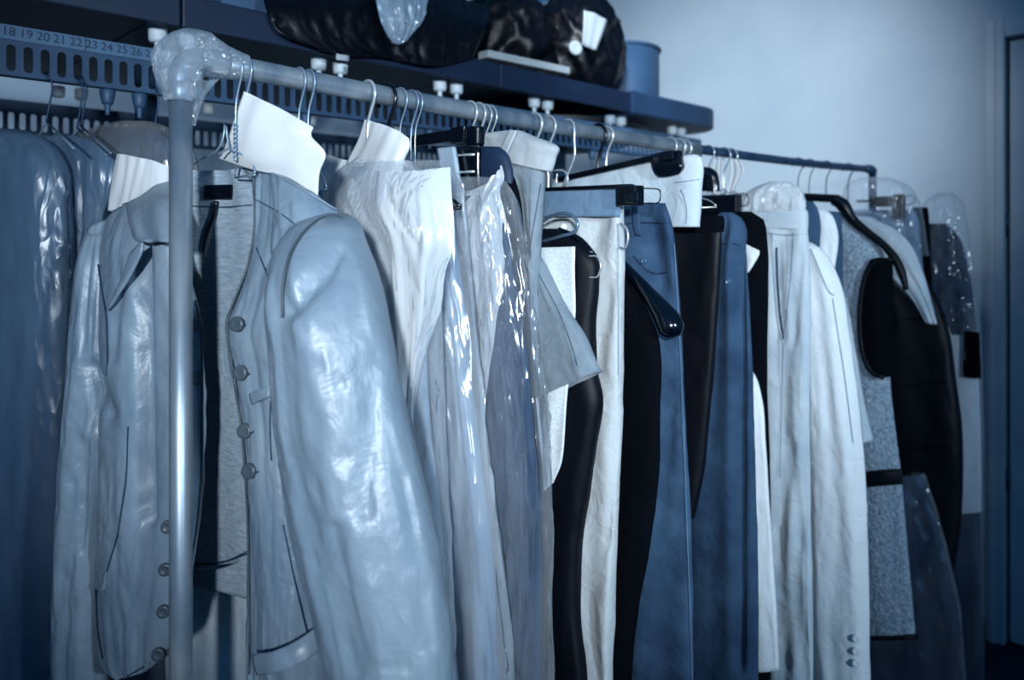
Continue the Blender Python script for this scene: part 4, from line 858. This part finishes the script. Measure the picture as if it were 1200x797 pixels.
o, _ = tube('film_cover', [(226, 1098, 1116, .012), (234, 1086, 1126, .03), (256, 1076, 1132, .04), (300, 1070, 1140, .042), (380, 1066, 1148, .042), (480, 1064, 1152, .042), (700, 1064, 1153, .042), (860, 1064, 1154, .042)], PU, m_film_f, None, 70, 90, .9, (49.1, .004, 4, 2, .3, .004, 40))
tag(o, 'last clear film cover at the end of the rack beside the door', 'plastic cover')
t = thing('wrapped_skirt', 'dark skirt in crinkled film below the padded coat hem', 'skirt')
sV = 2.28
tube('body', [(560, 960, 1080, .02), (640, 955, 1105), (720, 952, 1122), (797, 950, 1128), (900, 950, 1130)], PS(sV), m_greyd, t, 50, 50, .8, (50.1, .008, 4, 3, .3), th=.014)
o, _ = tube('film_cover', [(555, 956, 1084, .026), (640, 952, 1108, .026), (720, 948, 1125, .026), (797, 946, 1131, .026), (900, 946, 1133, .026)], PS(sV), m_film_c, None, 80, 90, .8, (51.1, .006, 4, 3, .4, .007, 40), top=False)
tag(o, 'crinkled film cover below the sherpa vest and padded coat', 'plastic cover')

# ------------------------------------------------------------------ 14. wrapped clothes on the conveyor at the left
m_wrapc = M('grey_wool_coat', 70, .8, .12, 8, 300, .15)
GL = 'wrapped clothes on the conveyor'
def conv_hanger(px, ytop, ybot, lab):
    t = thing('wire_hanger', lab, 'hanger', 'wire hangers on the conveyor'); pl = PP(PF+.006); s = s_at(px, PF+.006)
    h0 = pl.at(px, ytop).z-HC; h1 = pl.at(px, ybot).z-HC
    path_tube('hook', [SP(s, PF-.010, .280), SP(s, PF-.003, .287), SP(s, PF+.006, .282), SP(s, PF+.008, .274), SP(s+.002, PF+.008, h0), SP(s-.001, PF+.002, h1)], .0015, m_wire_d, t, n=8)
    for sg in (-1, 1): path_tube('arm', [SP(s, PF, h1), SP(s, PF+sg*.16, h1-.06)], .0017, m_wire, t, n=6, smooth_path=False)
    return s
conv_hanger(56, 92, 142, 'leftmost wire hanger hooked on the numbered conveyor plate')
conv_hanger(92, 96, 150, 'second wire hanger from the left on the conveyor plate')
conv_hanger(97, 96, 148, 'third wire hanger from the left on the conveyor plate')
conv_hanger(183, 112, 150, 'wire hanger on the conveyor plate just left of the upright')
m_film_l = film('dull_film', 115, 0.52, .3, 7, .3, .04)
CP1 = PS(.33, PF, 25); CP2 = PS(.43, PF, 25); CP4 = PS(.54, PF, 25)
t = thing('wool_coat', 'grey coat in the leftmost dull film cover', 'coat')
tube('body', [(168, -40, 30, .02), (200, -70, 60, .03), (300, -80, 68), (500, -85, 66), (797, -85, 62), (900, -85, 60)], CP1, m_wrapc, t, 60, 70, .8, (52.1, .004, 3, 1.4), th=.028)
o, _ = tube('film_cover', [(152, -40, 26, .02), (160, -62, 46, .034), (185, -82, 68, .044), (240, -92, 77, .046), (330, -95, 80, .046), (470, -95, 76, .046), (560, -95, 74, .046), (720, -95, 72, .046), (900, -95, 70, .046)], CP1, m_film_l, None, 90, 130, .85, (53.1, .006, 4, 2, .3, .004, 36))
tag(o, 'leftmost dull film cover hanging from the conveyor', 'plastic cover', GL)
t = thing('wool_coat', 'grey coat in the film cover between the leftmost cover and the leather jacket', 'coat')
tube('body', [(165, 10, 92, .02), (195, 0, 112, .026), (300, -5, 118), (500, -8, 116), (797, -10, 112), (900, -10, 110)], CP2, m_wrapc, t, 60, 70, .8, (54.1, .004, 3, 1.6), th=.02)
o, _ = tube('film_cover', [(158, 30, 88, .02), (166, 10, 104, .03), (190, -4, 122, .034), (240, -12, 127, .036), (330, -14, 126, .036), (500, -16, 122, .036), (720, -18, 118, .036), (900, -18, 116, .036)], CP2, m_film_l, None, 90, 130, .85, (55.1, .005, 4, 2, .3, .003, 36))
tag(o, 'dull film cover between the leftmost cover and the leather jacket', 'plastic cover', GL)
t = thing('dark_coat', 'dark coat in film seen between the wrapped coats and the shoulder paper', 'coat')
tube('body', [(150, 120, 186, .02), (170, 95, 214, .03), (200, 85, 225, .03), (400, 80, 228, .03), (797, 78, 230, .03)], CP4, m_greyd, t, 50, 50, .85, (56.1, .008, 3, 1.6))
o, _ = tube('film_cover', [(143, 140, 180, .02), (152, 110, 204, .036), (172, 90, 222, .042), (205, 80, 232, .042), (400, 76, 236, .042), (797, 74, 238, .042)], CP4, m_film_c, None, 80, 90, .9, (57.1, .005, 4, 3, .3, .006, 34))
tag(o, 'film cover over the dark coat just behind the upright', 'plastic cover', GL)
t = thing('pale_shawl', 'folded pale cloth on the conveyor coats beside the shoulder paper', 'cloth')
o, _ = patch('cloth', [[(48, 160, -.05), (80, 158, -.055), (112, 168, -.05), (140, 196, -.04)], [(60, 190, -.055), (90, 186, -.06), (118, 198, -.055), (132, 222, -.045)], [(70, 240, -.055), (94, 238, -.06), (110, 250, -.055), (118, 270, -.045)], [(76, 330, -.05), (94, 328, -.055), (106, 330, -.05), (114, 334, -.045)], [(74, 520, -.05), (92, 520, -.055), (104, 520, -.05), (112, 520, -.045)], [(70, 800, -.05), (90, 800, -.055), (100, 800, -.05), (108, 800, -.045)]], CP2, m_film_l, t, 40, 80, (58.1, .006, 4, 5, .3, .004, 40), .0015)

# ------------------------------------------------------------------ 15. things on the conveyor cover
m_bag = M('black_polythene_bag', 3, .42, .4, 8, 22, .3, spec=.22, bdist=.01)
def blob(name, c, rad, mat, seed, parent=None, sub=5, amp=.13):
    bm = bmesh.new(); bmesh.ops.create_icosphere(bm, subdivisions=sub, radius=1)
    for v in bm.verts:
        d = v.co.normalized(); q = d*2.3
        k = 1+amp*(1-2*abs(nz(q.x+seed, q.y, q.z)))+amp*.3*(1-2*abs(nz(q.x*2.3+seed, q.y*2.3, q.z*2.3)))+amp*.06*nz(q.x*6+seed, q.y*6, q.z*6)
        w_ = d*k; w_.z = max(w_.z, -.72)
        off = RS; L = Vector((RS[0]*w_.x*rad[0]+RS[1]*w_.y*rad[1], RS[1]*w_.x*rad[0]-RS[0]*w_.y*rad[1], w_.z*rad[2]))
        v.co = Vector(c)+L
    me = bpy.data.meshes.new(name); bm.to_mesh(me); bm.free(); return link(name, me, mat, parent)
HT2 = .457
def on_cover(px, p): return s_at(px, p)
m_note = M('note_paper', 190, .8, .03, 8, 60, .1, k=.55)
GB = 'black bags on the conveyor cover'
for i, (px, p, rs, rp, rh, lab) in enumerate(((365, -1.66, .11, .14, .13, 'leftmost glossy black bag bulging over the conveyor cover edge'),
      (470, -1.68, .15, .16, .15, 'second glossy black bag from the left on the conveyor cover'),
      (590, -1.75, .15, .17, .18, 'third glossy black bag above the white board'),
      (678, -1.63, .15, .13, .19, 'rightmost glossy black bag beside the round drum'))):
    o = blob('black_bag', SP(on_cover(px, p), p, HT2+.72*rh), (rs, rp, rh), m_bag, 3.3*i+1)
    tag(o, lab, 'bag', GB)
# bag ends hanging over the front
PV = PP(-1.410)
o, _ = patch('bag_flap', [[(305, -25, -.10), (380, -25, -.10), (450, -20, -.10), (520, -10, -.10), (575, 10, -.10)], [(312, 10, -.03), (380, 8, -.02), (450, 14, -.025), (515, 28, -.02), (566, 36, -.03)], [(330, 42, -.022), (385, 44, -.012), (450, 54, -.02), (512, 62, -.012), (558, 58, -.024)], [(368, 56, -.024), (392, 64, -.016), (450, 68, -.022), (505, 78, -.018), (552, 70, -.026)]], PV, m_bag, None, 70, 50, (60.1, .003, 3, 3, 0, -.006, 60), .002)
tag(o, 'black plastic flap hanging over the cover edge above the rail', 'bag', GB)
o, _ = patch('clear_bag', [[(436, -30, -.10), (465, -30, -.09), (502, -30, -.10)], [(440, 0, -.02), (466, 0, .01), (500, 4, -.02)], [(444, 22, -.015), (470, 24, .015), (497, 22, -.015)], [(450, 38, -.012), (468, 40, .008), (486, 36, -.012)], [(458, 50, -.012), (466, 52, .0), (474, 49, -.012)]], PP(-1.385), film('bag_film', 150, .45, .15, 14), None, 40, 44, (61.1, .004, 4, 9, .4, .006, 60), .001)
tag(o, 'clear crumpled plastic bag end hanging from the black bags', 'bag')
PW = PP(-1.47)
o, _ = patch('paper_note', [[(684, 12), (698, 16), (712, 24)], [(683, 30), (695, 34), (706, 40)], [(682, 52), (690, 56), (698, 59)]], PP(-1.47), m_note, None, 8, 10, (62, .003, 2, 9), .001)
tag(o, 'white paper note stuck on the rightmost black bag', 'note')
o = disc('white_tape_roll', PP(-1.49).at(673, 57), (.55, -1, .1), .022, .012, m_note, None, 28); tag(o, 'round white roll end resting against the black bag', 'roll')
o = bar_box('white_board', PP(-1.48).at(566, 64), PP(-1.48).at(662, 84), .010, .02, M('white_board_paint', 190, .6, .04, k=.5), None, .002); tag(o, 'narrow white board lying on the conveyor cover edge', 'board')
# label on the bag end over the rail
o, _ = patch('paper_label', [[(394, 63), (409, 65)], [(394, 70), (409, 72)]], PP(-1.392), m_note, None, 4, 4, None, .001); tag(o, 'small white label on the black flap above the rail', 'label tag')
# drum
m_drum = M('grey_drum', 60, .6, .08, 6, 60, .08)
t = thing('drum', 'grey round drum with a rolled rim on the conveyor cover', 'drum')
pd_ = -1.72; sdm = 2.205; rdr = .155
vr = []; n = 64; fs = []
prof = [(rdr*.97, HT2), (rdr, HT2+.01), (rdr, HT2+.215), (rdr-.006, HT2+.215), (rdr-.006, HT2+.02), (0.002, HT2+.02)]
for (rr, hh) in prof:
    for k in range(n): a = 2*math.pi*k/n; vr.append(SP(sdm+rr*math.cos(a), pd_+rr*math.sin(a), hh))
for j in range(len(prof)-1):
    for k in range(n): fs.append((j*n+k, j*n+(k+1) % n, (j+1)*n+(k+1) % n, (j+1)*n+k))
mesh_py('body', vr, fs, m_drum, t)
path_tube('rim', [SP(sdm+(rdr+.002)*math.cos(a), pd_+(rdr+.002)*math.sin(a), HT2+.215) for a in np.linspace(0, 2*math.pi, 65)], .006, m_drum, t, n=8, smooth_path=False)
# box far left on the cover
o = box_sp('carton', on_cover(236, -1.6), on_cover(236, -1.6)+.13, -1.75, -1.50, HT2, HT2+.14, M('carton_board', 70, .8, .1), None, .003); tag(o, 'dark carton on the conveyor cover left of the black bags', 'carton')
# dark bag on the floor by the door
o = blob('floor_bag', SP(2.93, -.80, FL+.05), (.06, .05, .07), m_bag, 9.1, None, 4); tag(o, 'small dark bag on the floor against the door trim', 'bag')

# ------------------------------------------------------------------ put every thing's empty at its base
for t in THINGS:
    kids = [c for c in t.children]
    if not kids: continue
    mn = Vector((1e9,)*3); mx = Vector((-1e9,)*3)
    for c in kids:
        for v in c.bound_box:
            wv = c.matrix_basis @ Vector(v); mn = Vector(map(min, mn, wv)); mx = Vector(map(max, mx, wv))
    L = Vector(((mn.x+mx.x)/2, (mn.y+mx.y)/2, mn.z)); t.location = L
    for c in kids: c.location = c.location-L
